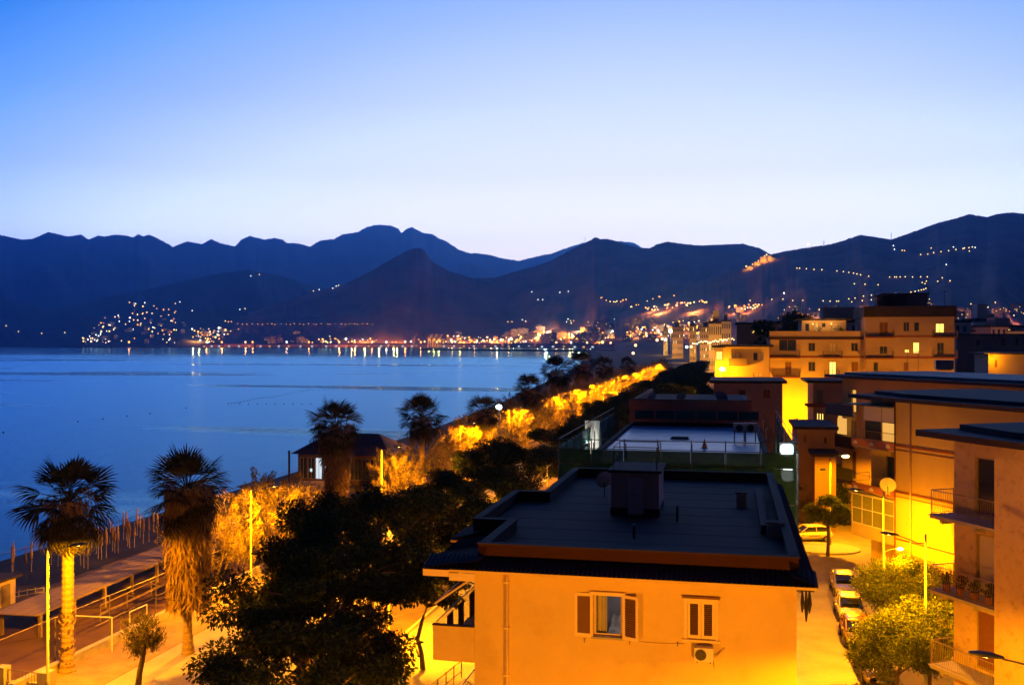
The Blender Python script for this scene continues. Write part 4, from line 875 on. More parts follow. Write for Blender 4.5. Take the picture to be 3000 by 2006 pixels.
d3, W3_, zt3, _ = block('apartment_tower', 'tallest apartment house with black roof edge and lit windows on its right', 156, (1172, 190, 1800, 930), m_pinkw,
    [(1270, 225, 1332, 328, 'shut'), (1440, 225, 1482, 290, 'dark'), (1515, 225, 1552, 290, 'dark'), (1668, 235, 1728, 300, 'lit'), (1272, 395, 1327, 450, 'dark'), (1448, 418, 1482, 442, 'lit'), (1508, 368, 1553, 446, 'lit'), (1678, 370, 1728, 456, 'dark'), (1228, 508, 1262, 585, 'dark'), (1440, 508, 1478, 570, 'shut')], 13, .25, m_roofd, 'apartment block', bands=(326, 474), rt=1.6)
for a, b, c_ in ((1170, 1372, 330), (1640, 1812, 330), (1165, 1368, 478), (1640, 1812, 472), (1175, 1368, 612)): block_balcony(d3, a, b, c_)
for cx, w_, h_, lab in ((1350, 2.2, 1.6, 'roof hut on the tallest apartment house, the left one'), (1440, 3.2, 1.9, 'roof hut on the tallest apartment house, the right one')):
    a = atY(*c5(cx, 150), 161); o = thing('roof_hut', lab, 'roof hut', (a.x, 161, zt3 + 1.62)); MB().box(-w_, w_, -1.5, 1.5, 0, h_).build('wall', m_pinkw, o); MB().box(-w_ - .2, w_ + .2, -1.7, 1.7, h_ + .002, h_ + .15).build('roof', m_roofd, o)
rr, *_ = block('purple_house', 'dim purplish house right of the tallest apartment house', 225, (1815, 318, 2330, 560), m_pinkw, [(1950, 350, 1985, 395, 'dark'), (2130, 340, 2160, 395, 'shut'), (2230, 340, 2255, 395, 'shut')], 14, .5, m_greyr)
r2, *_ = block('lit_cottage', 'cottage with an orange-lit end wall behind the grey flat roofs', 186, (2040, 452, 2330, 640), m_cream, [(2085, 490, 2105, 545, 'shut')], 10, .9, m_roofd)
a = atY(*c5(2075, 470), 184.3); o = thing('wall_lamp', 'lamp lighting the orange end wall of the far cottage', 'lamp', (a.x, 184.3, 0)); MB().tube([(0, 1.6, a.z), (0, .0, a.z + .1)], .03, 5).build('arm', m_black, o); MB().ell((0, 0, a.z), (.14, .14, .12), 8, 6).build('globe', m_lit2, o, True); point('glow', o, (0, 0, a.z - .3), 120, SODIUM, .1)

# ---------------------------------------------------------------- right-hand street houses, turned away from the street axis
ev = ray(520); ev.z = 0; ev.normalize(); RZ = math.atan2(-ev.y, -ev.x)
m_ochre = mat('deep_ochre_render', (.54, .39, .12), .9, .08, .5, .1, 10, stain=(.44, .30, .14), stain_amt=.5, stain_scale=.4)
m_peel = mat('peeling_render', (.58, .43, .20), .92, .1, 1, .3, 12, stain=(.24, .15, .09), stain_amt=.8, stain_scale=2.6)
m_rail = mat('balcony_iron', (.26, .19, .14), .5, .12, 5)
def street_house(name, label, px, d, Lpx, Lrec, W, D, wm, wins=(), over=.55, zroof=14.1, upm=m_roofd):
    q = atD(px, CY, d); o = thing(name, label, 'house', (q.x, q.y, 0), RZ); rec = Lrec
    Lx = -fp(o, Lpx, 1400, rec)[0]
    hs = [(fp(o, w[0], 1400, rec)[0], w[1] if w[1] is not None else -.12, w[2], w[3], w[4]) for w in wins]
    g = MB(); facade(g, -Lx, 0, 0, zroof, [h for h in hs], rec, .2)
    g.quad((0, rec, 0), (0, 0, 0), (0, 0, zroof), (0, rec, zroof)); facade(g, 0, W, 0, zroof, [], 0)
    g.quad((-Lx, D, 0), (-Lx, rec, 0), (-Lx, rec, zroof), (-Lx, D, zroof)); g.quad((W, 0, 0), (W, D, 0), (W, D, zroof), (W, 0, zroof)); g.quad((W, D, 0), (-Lx, D, 0), (-Lx, D, zroof), (W, D, zroof))
    g.build('wall', wm, o)
    for h in hs: window(o, h, h[4], rec)
    rf = MB().prism([(-Lx - over, rec - 1.5), (0, -over), (W + over, -over), (W + over, D + over), (-Lx - over, D + over)], zroof + .002, zroof + .26).build('roof', m_roofd, o)
    MB().prism([(-Lx + .2, rec + .1), (.4, .5), (W, .5), (W, D), (-Lx + .2, D)], zroof + .262, zroof + .5).build('roof_upstand', upm, rf)
    return o, Lx
FL = (10.9, 7.8, 4.7)
ra, La = street_house('peeling_house', 'nearest right-hand house, stained ochre wall with three iron balconies', 2913, 38, 2795, 1.25, 13, 10, m_peel,
    [(2856, None, FL[0] + .12, FL[0] + 2.45, 'dark'), (2858, None, FL[1] + .12, FL[1] + 2.45, 'blind'), (2856, None, FL[2] + .12, FL[2] + 2.45, 'shut'), (2858, None, .3, 2.5, 'shut')])
for i, z in enumerate(FL):
    s = MB(); s.box(-La - .02, -.004, .02, 1.245, z - .16, z); s = s.build('balcony', m_conc, ra)
    railing(s, [(-La + .02, 1.2), (-La + .02, .06), (-.03, .06)], z, 1.0, m_rail, .115, .07, .009)
    box('edge', s, -La - .05, -.006, -.03, .017, z - .06, z - .003, m_conc)
    for k in range(2): box('bracket', s, -La + .4 + k * 1.8, -La + .52 + k * 1.8, .15, 1.24, z - .34, z - .163, m_conc)
rb, Lb = street_house('ochre_house', 'ochre house with blank street wall, red floor lines and glazed corner verandas', 2622, 66, 2552, 1.5, 14, 11, m_ochre,
    [(2594, None, FL[0] + .12, FL[0] + 2.3, 'dark'), (2596, None, FL[1] + .12, FL[1] + 2.35, 'dark'), (2594, None, FL[2] + .12, FL[2] + 2.3, 'dark'), (2598, None, .3, 2.5, 'shut')], .6)
for z in (11.2, 8.15): box('band', rb, .002, 13.9, -.045, -.004, z - .07, z + .07, m_bandr)
for z in (10.9, 7.85): box('band', rb, .003, 13.8, -.03, -.004, z - .03, z + .03, m_bandr)
box('band', rb, .002, 13.9, -.03, -.004, 5.0, 5.1, m_bandr)
xp = fp(rb, 2670, 1400)[0]; MB().tube([(xp, -.07, 0), (xp, -.07, 14.1)], .06, 7).build('downpipe', m_pipe, rb, True); MB().tube([(.06, -.06, 0), (.06, -.06, 14.1)], .05, 7).build('downpipe', m_bandr, rb, True)
m_panel = mat('brick_red_panel', (.42, .16, .09), .85, .12, 2); m_verg = mat('veranda_glass', (.16, .18, .06), .15, .1, 2, spec=.7)
for i, z in enumerate(FL):
    s = MB(); s.box(-Lb - .1, -.004, -.05, 1.495, z - .18, z); s = s.build('balcony', m_conc, rb)
    if i < 2:
        box('front_panel', s, -Lb - .1, -.006, -.09, -.052, z - .1, z + .42, m_panel)
        for k in range(3):
            g = MB(); cx = -Lb + .35 + k * (Lb - .6) / 2.2; n = 9; g.v = [(cx, -.098, z + .04)] + [(cx + .24 * math.cos(math.pi * j / n), -.098, z + .04 + .24 * math.sin(math.pi * j / n)) for j in range(n + 1)]
            for j in range(n): g.f.append((0, 1 + j, 2 + j)); g.m.append(0)
            g.build('shell_ornament', m_white, s)
        railing(s, [(-Lb - .04, 1.4), (-Lb - .04, -.02), (-.03, -.02)], z + .42, .6, m_rail, .15)
    else:
        v = MB(); v.box(-Lb - .1, -.006, -.09, -.052, z - .1, z + .7, ); v.build('front_panel', mat('veranda_front', (.42, .34, .2), .8, .1, 2), s)
        fr = MB(); nn = 4
        for k in range(nn + 1): xk = -Lb - .08 + (Lb + .05) * k / nn; fr.box(xk, xk + .05, -.08, -.04, z + .7, z + 2.75)
        for zz in (.7, 1.75, 2.7): fr.box(-Lb - .08, -.02, -.079, -.041, z + zz, z + zz + .05)
        fr = fr.build('veranda_frame', m_white, s)
        for k in range(nn):
            for za, zb_ in ((.75, 1.75), (1.8, 2.7)): xk = -Lb - .03 + (Lb + .05) * k / nn; box('pane', fr, xk + .003, xk + (Lb + .05) / nn - .053, -.065, -.055, z + za, z + zb_, m_verg)
        box('roof_strip', s, -Lb - .2, -.006, -.2, 1.49, z + 2.76, z + 2.86, m_conc)
# enclosed top veranda: blind, awning roof and one lit pane
box('blind', rb, -Lb * .75, -.03, .02, .06, FL[0] + 1.75, FL[0] + 2.75, m_curt); box('lit_pane', rb, -Lb * .3, -.05, .05, .08, FL[0] + .45, FL[0] + 1.7, m_lit2); box('dark_pane', rb, -Lb * .72, -Lb * .33, .05, .08, FL[0] + .45, FL[0] + 1.7, m_glass)
for xk in (-Lb - .05, -Lb * .75, -Lb * .31, -.05): box('veranda_post', rb, xk - .03, xk + .03, .0, .05, FL[0], FL[0] + 2.75, m_frame)
box('awning_roof', rb, -Lb - .5, -.01, -.5, 1.48, FL[0] + 2.76, FL[0] + 2.84, m_greyr)
rz_ = RZ; q = atD(2601, 1398, 65.2); dish('satellite_dish', 'white satellite dish on the corner balcony of the ochre house', (q.x, q.y, FL[1] + .1), -.25, .52, .3, m_white)
rc, Lc = street_house('far_ochre_house', 'ochre house with dark solid balconies behind the lit street lamp', 2508, 97, 2468, 1.5, 30, 12, m_ochre,
    [(2494, None, FL[0] + .1, FL[0] + 2.4, 'warm'), (2494, None, FL[1] + .1, FL[1] + 2.4, 'shut'), (2494, None, FL[2] + .1, FL[2] + 2.4, 'shut'), (2495, None, .4, 2.6, 'shut')], .9, 14.5, m_greyr)
for i, z in enumerate(FL):
    s = MB(); s.box(-Lc - .2, -.004, -.3, 1.495, z - .18, z); s = s.build('balcony', m_conc, rc); box('front_panel', s, -Lc - .2, -.006, -.35, -.303, z - .15, z + .95, m_black); box('side_panel', s, -Lc - .25, -Lc - .203, -.30, 1.49, z - .15, z + .95, m_black)
box('lit_pane', rc, -Lc * .9, -Lc * .55, .6, .64, FL[1] + 1.0, FL[1] + 2.6, m_lit2)
# roof clutter on the far ochre house
q = atD(2765, 1085, 108); o = thing('water_tank', 'blue water tank on the grey flat roof', 'tank', (q.x, q.y, 15.0)); MB().box(-.9, .9, -.6, .6, .1, 1.1).build('tank', mat('blue_tank', (.06, .13, .30), .5, .1, 3), o); MB().box(-.7, .7, -.5, .5, 0, .1).build('base', m_conc, o)
for px, d_, lab in ((2658, 110, 'thin television aerial on the grey roof, left of the blue tank'), (2690, 104, 'thin television aerial on the grey roof, nearest the blue tank')):
    q = atD(px, CY, d_); o = thing('aerial', lab, 'aerial', (q.x, q.y, 15.0)); MB().tube([(0, 0, 0), (0, 0, 2.2)], .025, 5).build('mast', m_black, o); MB().tube([(-.5, 0, 2.0), (.5, 0, 2.1)], .015, 4).build('boom', m_black, o)
    for k in range(5): MB().tube([(-.4 + .2 * k, -.25, 2.02), (-.4 + .2 * k, .25, 2.02)], .01, 4).build('element', m_black, o)
# two-storey house and low wing in the gap between the rows
def c4(cx, cy): return 2050 + cx / 3.908, 1080 + cy / 3.908
rd, *_ = block('gap_house', 'small mauve house with lit ground-floor windows in the gap by the bright wall', 122, (1300, 160, 1680, 980), m_pinkw, [(1335, 235, 1415, 400, 'dark'), (1340, 505, 1362, 585, 'lit'), (1370, 508, 1392, 595, 'lit'), (1398, 510, 1420, 612, 'lit'), (1580, 512, 1640, 655, 'warm')], 9, .8, m_roofd, conv=c4)
s, *_ = block('canopy', 'little tiled canopy over the lit windows of the mauve house', 120.9, (1235, 425, 1450, 440), m_bandr, (), 1.0, .25, m_bandr, 'canopy', c4, zbot=fp(rd, *c4(1300, 440), -1.1)[1], rt=.25)
lo, *_ = block('low_wing', 'low mauve wing with dark lean-to roof below the mauve house', 104, (1118, 690, 1545, 960), m_pinkw, [(1190, 760, 1225, 850, 'shut'), (1420, 780, 1460, 860, 'dark')], 9, .35, m_roofd, conv=c4)
lo2, *_ = block('garden_shed', 'low ochre shed with dark roof at the gap behind the lit lamp', 99, (1318, 1000, 1560, 1180), mat('dull_ochre_render', (.24, .16, .07), .9, .15, .8, .1), [(1370, 1130, 1450, 1178, 'dark')], 4, .3, m_roofd, 'shed', c4)

# plants behind the middle balcony rail of the nearest house
for k in range(4):
    lx = -La + .5 + k * .75; c_, s_ = math.cos(RZ), math.sin(RZ); ly = .42
    o = thing('pot_plant', ('dark pot plant at the far end of the middle iron balcony', 'reddish pot plant second along the middle iron balcony', 'bushy pot plant third along the middle iron balcony', 'pot plant beside the shutters on the middle iron balcony')[k], 'plant', (ra.location.x + lx * c_ - ly * s_, ra.location.y + lx * s_ + ly * c_, FL[1]))
    MB().tube([(0, 0, .002), (0, 0, .3)], [.13, .18], 9).build('pot', m_bandr, o); link('foliage', crown('foliage', [((0, 0, .5), .28), ((.1, .05, .62), .2)], 90, .12, leafmat('red_pot_leaf', (.06, .02, .012), (.16, .06, .03), .2) if k % 2 and 'red_pot_leaf' not in MATS else lm_bush, 1., .2), o)
# aerials and chimneys along the apartment row
for i, (cx, y_, z_, lab) in enumerate(((640, 162, zt2 + .3, 'television aerial on the pale apartment block, left of the penthouse'), (1095, 163, zt2 + .3, 'television aerial between penthouse and tallest apartment house'), (1240, 160, zt3 + 1.62, 'television aerial at the left end of the tallest roof'), (1620, 160, zt3 + 1.62, 'television aerial right of the roof huts on the tallest roof'), (1730, 163, zt3 + 1.62, 'television aerial at the right end of the tallest roof'))):
    q = atY(*c5(cx, 150), y_); o = thing('aerial', lab, 'aerial', (q.x, y_, z_)); MB().tube([(0, 0, 0), (0, 0, 2.6)], .04, 5).build('mast', m_black, o); MB().tube([(-.7, 0, 2.3), (.7, 0, 2.45)], .025, 4).build('boom', m_black, o)
    for k in range(5): MB().tube([(-.6 + .3 * k, -.3, 2.34), (-.6 + .3 * k, .3, 2.34)], .018, 4).build('element', m_black, o)
# ================================================================== STREET LAMPS
def lamp_head_mesh():
    g = MB(); secs = [(0, .05, .04), (.12, .10, .07), (.35, .16, .10), (.65, .17, .10), (.88, .11, .06), (.95, .03, .02)]; n = 10; i0 = 0
    for (x, w, h) in secs:
        for j in range(n):
            a = 6.2832 * j / n; z = h * math.sin(a); g.v.append((x, w * math.cos(a), z if z > 0 else z * .55))
    for k in range(len(secs) - 1):
        for j in range(n): g.f.append((k * n + j, k * n + (j + 1) % n, (k + 1) * n + (j + 1) % n, (k + 1) * n + j)); g.m.append(0)
    return g.mesh('head', m_head, True)
HEAD = lamp_head_mesh(); LENS = MB().ell((.52, 0, -.036), (.26, .10, .022), 10, 6).mesh('lens', m_lens, True)
POSTC = {}
def street_lamp(loc, rz, label, hgt=7.6, arm=1.5, rise=.25, power=1500, group=None, name='street_lamp', tip=.0, lit=True, drop=.12, spot=174):
    """post at loc, arm and head towards local +x"""
    o = thing(name, label, 'street lamp', loc, rz, group); k = (round(hgt, 2), round(arm, 2), rise, tip)
    if k not in POSTC:
        p = MB().tube([(0, 0, -.05), (0, 0, .9), (0, 0, .95), (0, 0, hgt + tip)], [.10, .095, .075, .05], 9).mesh('post', m_post, True)
        a = MB().tube([(0, 0, hgt - .05), (arm * .3, 0, hgt - .05 + rise * .1), (arm * .65, 0, hgt + rise * .55), (arm, 0, hgt + rise)], [.035, .032, .03, .028], 7).mesh('arm', m_head, True); POSTC[k] = (p, a)
    link('post', POSTC[k][0], o); link('arm', POSTC[k][1], o)
    h = link('head', HEAD, o, (arm - .05, 0, hgt + rise + .02), (0, -.12, 0))
    if lit: link('lens', LENS, h); point('glow', o, (arm + .42, 0, hgt + rise - drop), power, spot=spot)
    return o
LX = -34.1
names = ['nearest promenade lamp post, beside the slim palm in the left corner', 'promenade lamp post in front of the big glowing tamarisk', 'promenade lamp post right of the fat skirted palm', 'promenade lamp post among the brightest tamarisks, fourth from the left corner', 'promenade lamp post just right of the white floodlight', 'promenade lamp post next beyond the one by the white floodlight']
PW = 4600
for i, (px, d) in enumerate(((140, 50.6), (735, 71.2), (1118, 98), (1348, 127), (1491, 157), (1602, 189))):
    q = atD(px, CY, d); street_lamp((q.x, q.y, 0), 0, names[i], 7.45, 1.35, .28, PW * (.5 if i == 0 else 1), 'lamp posts along the promenade')
for i in range(9):
    street_lamp((LX - .3 - i * .1, 216 + i * 32, 0), 0, 'far promenade lamp post, number %d counted from the left corner' % (7 + i), 7.45, 1.35, .28, PW * 2.2, 'far lamp posts along the promenade')
# inland edge of the promenade: lamps half hidden under the dark trees of the seafront road
under = ['lamp hidden under the dark trees beside the orange building', 'lamp hidden under the dark trees level with the stair-head hut', 'lamp hidden under the dark trees level with the scaffolding', 'lamp hidden under the dark trees beyond the scaffolding', 'lamp hidden under the far dark trees']
for i, y in enumerate((34, 56, 80, 108, 140)):
    street_lamp((-19.8, y, 0), 0, under[i], 5.0, 1.6, .2, 2600, 'lamps under the dark trees')
# right-hand street
q = atD(2712, CY, 51); street_lamp((q.x, q.y, 0), math.pi + .05, 'street lamp with dark head over the clipped trees by the balconies', 7.75, 1.35, .32, 2700, 'street lamps of the right street', tip=.45)
q = atD(2589, CY, 61.5); sl2 = street_lamp((q.x, q.y, 0), math.pi + .1, 'tall street lamp before the ochre house, a small lit lamp on its stem', 8.5, 1.2, .3, 900, 'street lamps of the right street', tip=.3)
q2 = atD(2632, 1609, 61.5); dz = q2.z
MB().tube([(0, 0, dz - .15), (-.45, 0, dz + .05), (-.85, 0, dz + .1)], .025, 5).build('side_arm', m_post, sl2); MB().ell((-.98, 0, dz + .06), (.2, .11, .1), 10, 6).build('side_lens', m_lens, sl2, True); point('side_glow', sl2, (-1.0, -.15, dz - .2), 330)
q = atD(2432, CY, 88); sl3 = street_lamp((q.x, q.y, 0), 0, 'glaring lit street lamp before the dark balconies', 7.9, .85, .15, 1700, 'street lamps of the right street', drop=.55)
MB().ell((1.3, -.05, 7.98), (.32, .2, .13), 10, 6).build('side_lens', m_lens, sl3, True)
q = atD(2112, CY, 146); sl4 = street_lamp((q.x, q.y, 0), 0, 'glaring lamp post before the ochre house at the end of the dark trees', 13.7, .2, .1, 480, 'street lamps of the right street', spot=0); MB().ell((.2, -.1, 14.1), (.42, .3, .3), 10, 6).build('side_lens', m_lens, sl4, True)
q = atD(2862, 1915, 27.5); hz_ = q.z - .3; street_lamp((q.x + 2.4, q.y + .2, 0), math.pi + .08, 'nearest street lamp, its dark head reaching in at the lower right edge', hz_ - .1, 1.75, .3, 2300, 'street lamps of the right street')
street_lamp((4.4, 17.5, 0), math.pi, 'unseen street lamp below the frame, placed to light the orange wall', 6.6, 1.5, .3, 1050, 'street lamps of the right street', spot=0)  # out of view, put here to light the orange front wall
street_lamp((-11.2, 16.0, 0), 0, 'unseen seafront lamp below the frame, placed to light the orange wall', 6.0, 1.5, .3, 740, 'street lamps of the right street', spot=0)  # second unseen lamp, put in for the light on the orange wall
# lamp washing the foot of the apartment block bright yellow
a = atY(*c5(690, 870), 152); street_lamp((a.x - 1.6, 151.0, 0), 0.4, 'hidden lamp that floods the foot of the apartment block yellow', 6.5, 1.2,   .2, 2300, 'street lamps of the right street', spot=0)
a = atY(*c5(1450, 870), 149); street_lamp((a.x, 136.0, 0), 1.2, 'unseen lamp added to brighten the front of the tallest apartment house', 9.0, 1.2, .2, 2100, 'street lamps of the right street', spot=0)  # added lamp with no visible source, brightens the tall facade
# white floodlight on a mast by the beach, and small kiosk box beside it
q = atD(1462, 1192, 145); o = thing('floodlight_mast', 'mast with a glaring white floodlight above the promenade trees', 'floodlight', (q.x, q.y, 0)); MB().tube([(0, 0, 0), (0, 0, q.z)], [.1, .06], 8).build('mast', m_head, o)
MB().box(-.4, .4, -.05, .12, q.z - .3, q.z + .35).build('housing', m_black, o); MB().ell((0, -.12, q.z), (.46, .1, .36), 12, 8).build('lens', emitmat('flood_lens', (.9, 1, 1), 9), o, True); point('glow', o, (0, -.5, q.z), 500, (.9, 1, 1), .2)
# gantry frame over the path
q = atD(1768, CY, 250); o = thing('sign_gantry', 'yellow-lit square gantry frame at the far promenade', 'gantry', (q.x, q.y, 0)); hg = H - (1150 - CY) / F * 250
for x in (0, 3.4): MB().tube([(x, 0, 0), (x, 0, hg)], .12, 6).build('post', m_white, o)
MB().tube([(0, 0, hg), (3.4, 0, hg)], .12, 6).build('crossbar', m_white, o)

# ================================================================== PROMENADE, COURT AND BEACH
# low wall with an inset railing at the left corner
wl = thing('low_wall', 'low pale wall with short railing inset at the lower left corner', 'wall'); za = .0
pa, pb, pc = atZ(8, 1975, .5), atZ(85, 1988, .5), atZ(135, 1990, .5)
def pillar(p, w, h): box('pillar', wl, p.x - w, p.x + w, p.y - w, p.y + w, 0, h, m_conc)
pillar(pa, .28, .95); pillar(pc, .32, .95); box('base', wl, pa.x + .29, pc.x - .33, pa.y - .12, pa.y + .12, 0, .22, m_conc)
MB().tube([(pa.x, pa.y, .8), (pc.x, pc.y, .8)], .025, 5).build('rail', m_iron, wl)
for k in range(14): q = pa.lerp(pc, (k + 1) / 15); MB().tube([(q.x, q.y, .2), (q.x, q.y, .8)], .014, 4).build('bar', m_iron, wl)
fw = MB(); fw.box(-36.45, -31.5, 40.2, 40.5, 0, .35); tag(fw.build('kerb_wall', m_conc), 'low kerb wall running along the bottom of the left corner', 'wall')
# court fence: posts and rails, and the goal-like frames
cf = thing('court_fence', 'thin metal fence with top rail along the clay court', 'fence')
pts = [(-37.0, 44 + 5 * k) for k in range(8)]
for (x, y) in pts: MB().tube([(x, y, 0), (x, y, 2.6)], .035, 6).build('post', m_iron, cf)
MB().tube([(*pts[0], 2.6), (*pts[-1], 2.6)], .03, 5).build('rail', m_iron, cf)
for i, (pxa, pxb, ya, yb, h_, lab) in enumerate(((205, 328, 1822, 1828, 2.0, 'goal frame on the clay court behind the slim palm'), (380, 430, 1805, 1780, 1.9, 'goal frame on the clay court near the shaggy palm'))):
    a, b = atZ(pxa, ya + 80, 0), atZ(pxb, yb + 80, 0); o = thing('goal_frame', lab, 'goal')
    for p in (a, b): MB().tube([(p.x, p.y, 0), (p.x, p.y, h_)], .04, 6).build('post', m_white, o)
    MB().tube([(a.x, a.y, h_), (b.x, b.y, h_)], .04, 6).build('crossbar', m_white, o)
# raised boardwalk with planks, posts and railings
bwk = thing('boardwalk', 'long pale plank walkway on posts between court and beach', 'boardwalk')
ba, bb = atZ(52, 1795, 1.5), atZ(470, 1622, 1.5)
dirb = Vector((bb.x - ba.x, bb.y - ba.y, 0)); Lb_ = dirb.length; dirb.normalize(); nb_ = Vector((dirb.y, -dirb.x, 0)); rzb = math.atan2(dirb.y, dirb.x)
pm = MB().box(-.155, .155, -1.5, 1.5, -.03, .03).mesh('plank', m_wood); npl = int((Lb_ + 24) / .33)
for k in range(npl): q = ba + dirb * (k * .33 - .2); link('plank', pm, bwk, (q.x, q.y, 1.5 + R.uniform(-.006, .006)), (R.uniform(-.006, .006), 0, rzb))
for k in range(int((Lb_ + 20) / 3.5)):
    for s in (-1.3, 1.3): q = ba + dirb * (k * 3.5 + .3) + nb_ * s; MB().box(q.x - .09, q.x + .09, q.y - .09, q.y + .09, -1.2, 1.46).build('post', m_wood, bwk)
for s in (-1.35, 1.35): a, b = ba + nb_ * s, ba + dirb * (Lb_ + 22) + nb_ * s; MB().tube([(a.x, a.y, 1.40), (b.x, b.y, 1.40)], .07, 4).build('beam', m_wood, bwk)
hr = thing('handrail', 'double pipe handrail running beside the plank walkway', 'railing'); off = 3.0
for zz in (.5, 1.05): a, b = ba + nb_ * off + dirb * 4, ba + dirb * (Lb_ + 6) + nb_ * off; MB().tube([(a.x, a.y, zz), (b.x, b.y, zz)], .04, 5).build('rail', m_wood, hr)
for zz in (.5, 1.05): a, b = ba + nb_ * (off + .9) + dirb * 2, ba + dirb * (Lb_ + 6) + nb_ * (off + .9); MB().tube([(a.x, a.y, zz - .2), (b.x, b.y, zz - .2)], .035, 5).build('rail', m_wood, hr)
for k in range(9): q = ba + nb_ * off + dirb * (4 + k * 3.2); MB().tube([(q.x, q.y, 0), (q.x, q.y, 1.1)], .045, 6).build('post', m_wood, hr); q2 = q + nb_ * .9; MB().tube([(q.x, q.y, .95), (q2.x, q2.y, .75)], .03, 5).build('strut', m_wood, hr)
# beach hut at the left edge with its little fence
q = atZ(-25, 1790, -.4); o = thing('beach_hut', 'small pale beach hut cut by the left edge', 'hut', (q.x, q.y, -.5)); MB().box(-1.2, 1.1, -1, 1, 0, 2.3).build('wall', mat('mauve_boards', (.42, .34, .36), .8, .1, 3), o); MB().box(-1.5, 1.4, -1.3, 1.3, 2.303, 2.45).build('roof', m_roofd, o); MB().box(1.105, 1.13, -.4, .45, .05, 2.0).build('door', m_iron, o)
o = thing('beach_fence', 'low white rail fence on the dark sand by the beach hut', 'fence'); pa, pb = atZ(30, 1745, .2), atZ(128, 1728, .2)
for zz in (-.2, .1, .4): MB().tube([(pa.x, pa.y, zz), (pb.x, pb.y, zz)], .03, 5).build('rail', m_curt, o)
for k in range(5): q = pa.lerp(pb, k / 4); MB().tube([(q.x, q.y, -1), (q.x, q.y, .5)], .04, 5).build('post', m_curt, o)
# closed beach umbrellas
m_ucl = mat('faded_umbrella_cloth', (.34, .22, .2), .9, .2, 3); m_upole = mat('umbrella_pole', (.45, .38, .34), .6, .1, 3)
ump = MB().tube([(0, 0, -.3), (0, 0, 2.75)], .03, 6).mesh('pole', m_upole); umc = MB().tube([(0, 0, 1.15), (0, 0, 1.35), (0, 0, 2.0), (0, 0, 2.62)], [.07, .11, .09, .03], 8).mesh('canopy', m_ucl, True)
def bz(x, y): u = (shore_x(y) + 17.2 - x) / 19.5; return -.012 - 2.85 * max(0, u) ** 1.25
spots = [(36, 1700), (76, 1722), (92, 1690), (40, 1672), (236, 1690), (246, 1700), (258, 1706), (282, 1640), (288, 1668), (298, 1672), (312, 1668), (322, 1600), (330, 1636), (336, 1648), (346, 1652), (362, 1588), (370, 1598), (374, 1622), (380, 1634), (394, 1634), (402, 1578), (410, 1590), (420, 1620), (436, 1614), (150, 1668), (170, 1680), (200, 1660), (214, 1690), (450, 1570), (462, 1600)]
for i, (px, py) in enumerate(spots):
    q = atZ(px, py, -1.2); x = max(q.x, shore_x(q.y) + 1.5); x = min(x, ba.x + (q.y - ba.y) * dirb.x / dirb.y - 2.2); z = bz(x, q.y)
    o = thing('beach_umbrella', 'closed beach umbrella on the dark sand, number %d from the left edge of the beach' % (1 + sorted(spots).index((px, py))), 'umbrella', (x, q.y, z), i, 'closed umbrellas on the beach'); s = R.uniform(.8, 1.02)
    link('pole', ump, o, sc=(1, 1, s), rot=(R.uniform(-.03, .03), R.uniform(-.03, .03), 0)); link('canopy', umc, o, sc=(1, 1, s))
# beach pavilion with hipped dark roof and bluish glazing
A = atD(885, CY, 128); B = atD(1165, CY, 128); PY = A.y
pv_ = thing('beach_pavilion', 'low beach pavilion with dark hipped roof and bluish glazed front', 'pavilion', (A.x, 118, 0)); Wp = B.x - A.x
ez, rz2 = H - (1340 - CY) / F * 122, H - (1280 - CY) / F * 124
hs = [(.25 + k * 1.05, 1.15 + k * 1.05, .7, ez - .5) for k in range(int(Wp / 1.05) - 1)]
g = MB(); hull(g, 0, Wp, 0, 8, -.5, ez, hs, .2); g.build('wall', mat('pavilion_red', (.10, .06, .06), .85, .12, 1.5), pv_)
for k, h in enumerate(hs):
    w = window(pv_, h, 'white' if k in (2,) else ('dark' if k > 4 else 'dark'), 0, .12, .05)
    if k in (1, 3): box('lamp_glow', w, (h[0] + h[1]) / 2 - .15, (h[0] + h[1]) / 2 + .15, .05, .06, h[2] + .9, h[2] + 1.3, m_litw)
rf = MB(); a_, b_, c_, d_ = (-.7, -.7), (Wp + .7, -.7), (Wp + .7, 8.7), (-.7, 8.7); e_, f_ = (2.6, 4), (Wp - 2.6, 4)
rf.quad((*a_, ez), (*b_, ez), (*f_, rz2), (*e_, rz2)); rf.quad((*c_, ez), (*d_, ez), (*e_, rz2), (*f_, rz2)); rf.tri((*d_, ez), (*a_, ez), (*e_, rz2)); rf.tri((*b_, ez), (*c_, ez), (*f_, rz2)); rf.quad((*a_, ez - .02), (*d_, ez - .02), (*c_, ez - .02), (*b_, ez - .02))
rf.build('roof', m_tile, pv_); MB().box(-1.0, -.8, -.8, -.6, -.5, ez + .4).build('flue', m_black, pv_)
point('front_glow', pv_, (3.4, -.6, 2.2), 30, (.75, .9, 1), .2)  # bare light set outside the front wall, before the glazing
lt = thing('lean_to_roof', 'low dark lean-to roof on the beach left of the pavilion', 'shelter', tuple(atZ(800, 1420, 1.6).xy) + (0,)); MB().box(-3.5, 4.5, -2, 2, 1.5, 1.62).build('roof', m_tile, lt)
for x in (-3.2, 4.2):
    for y in (-1.7, 1.7): MB().box(x - .06, x + .06, y - .06, y + .06, -1, 1.498).build('post', m_wood, lt)
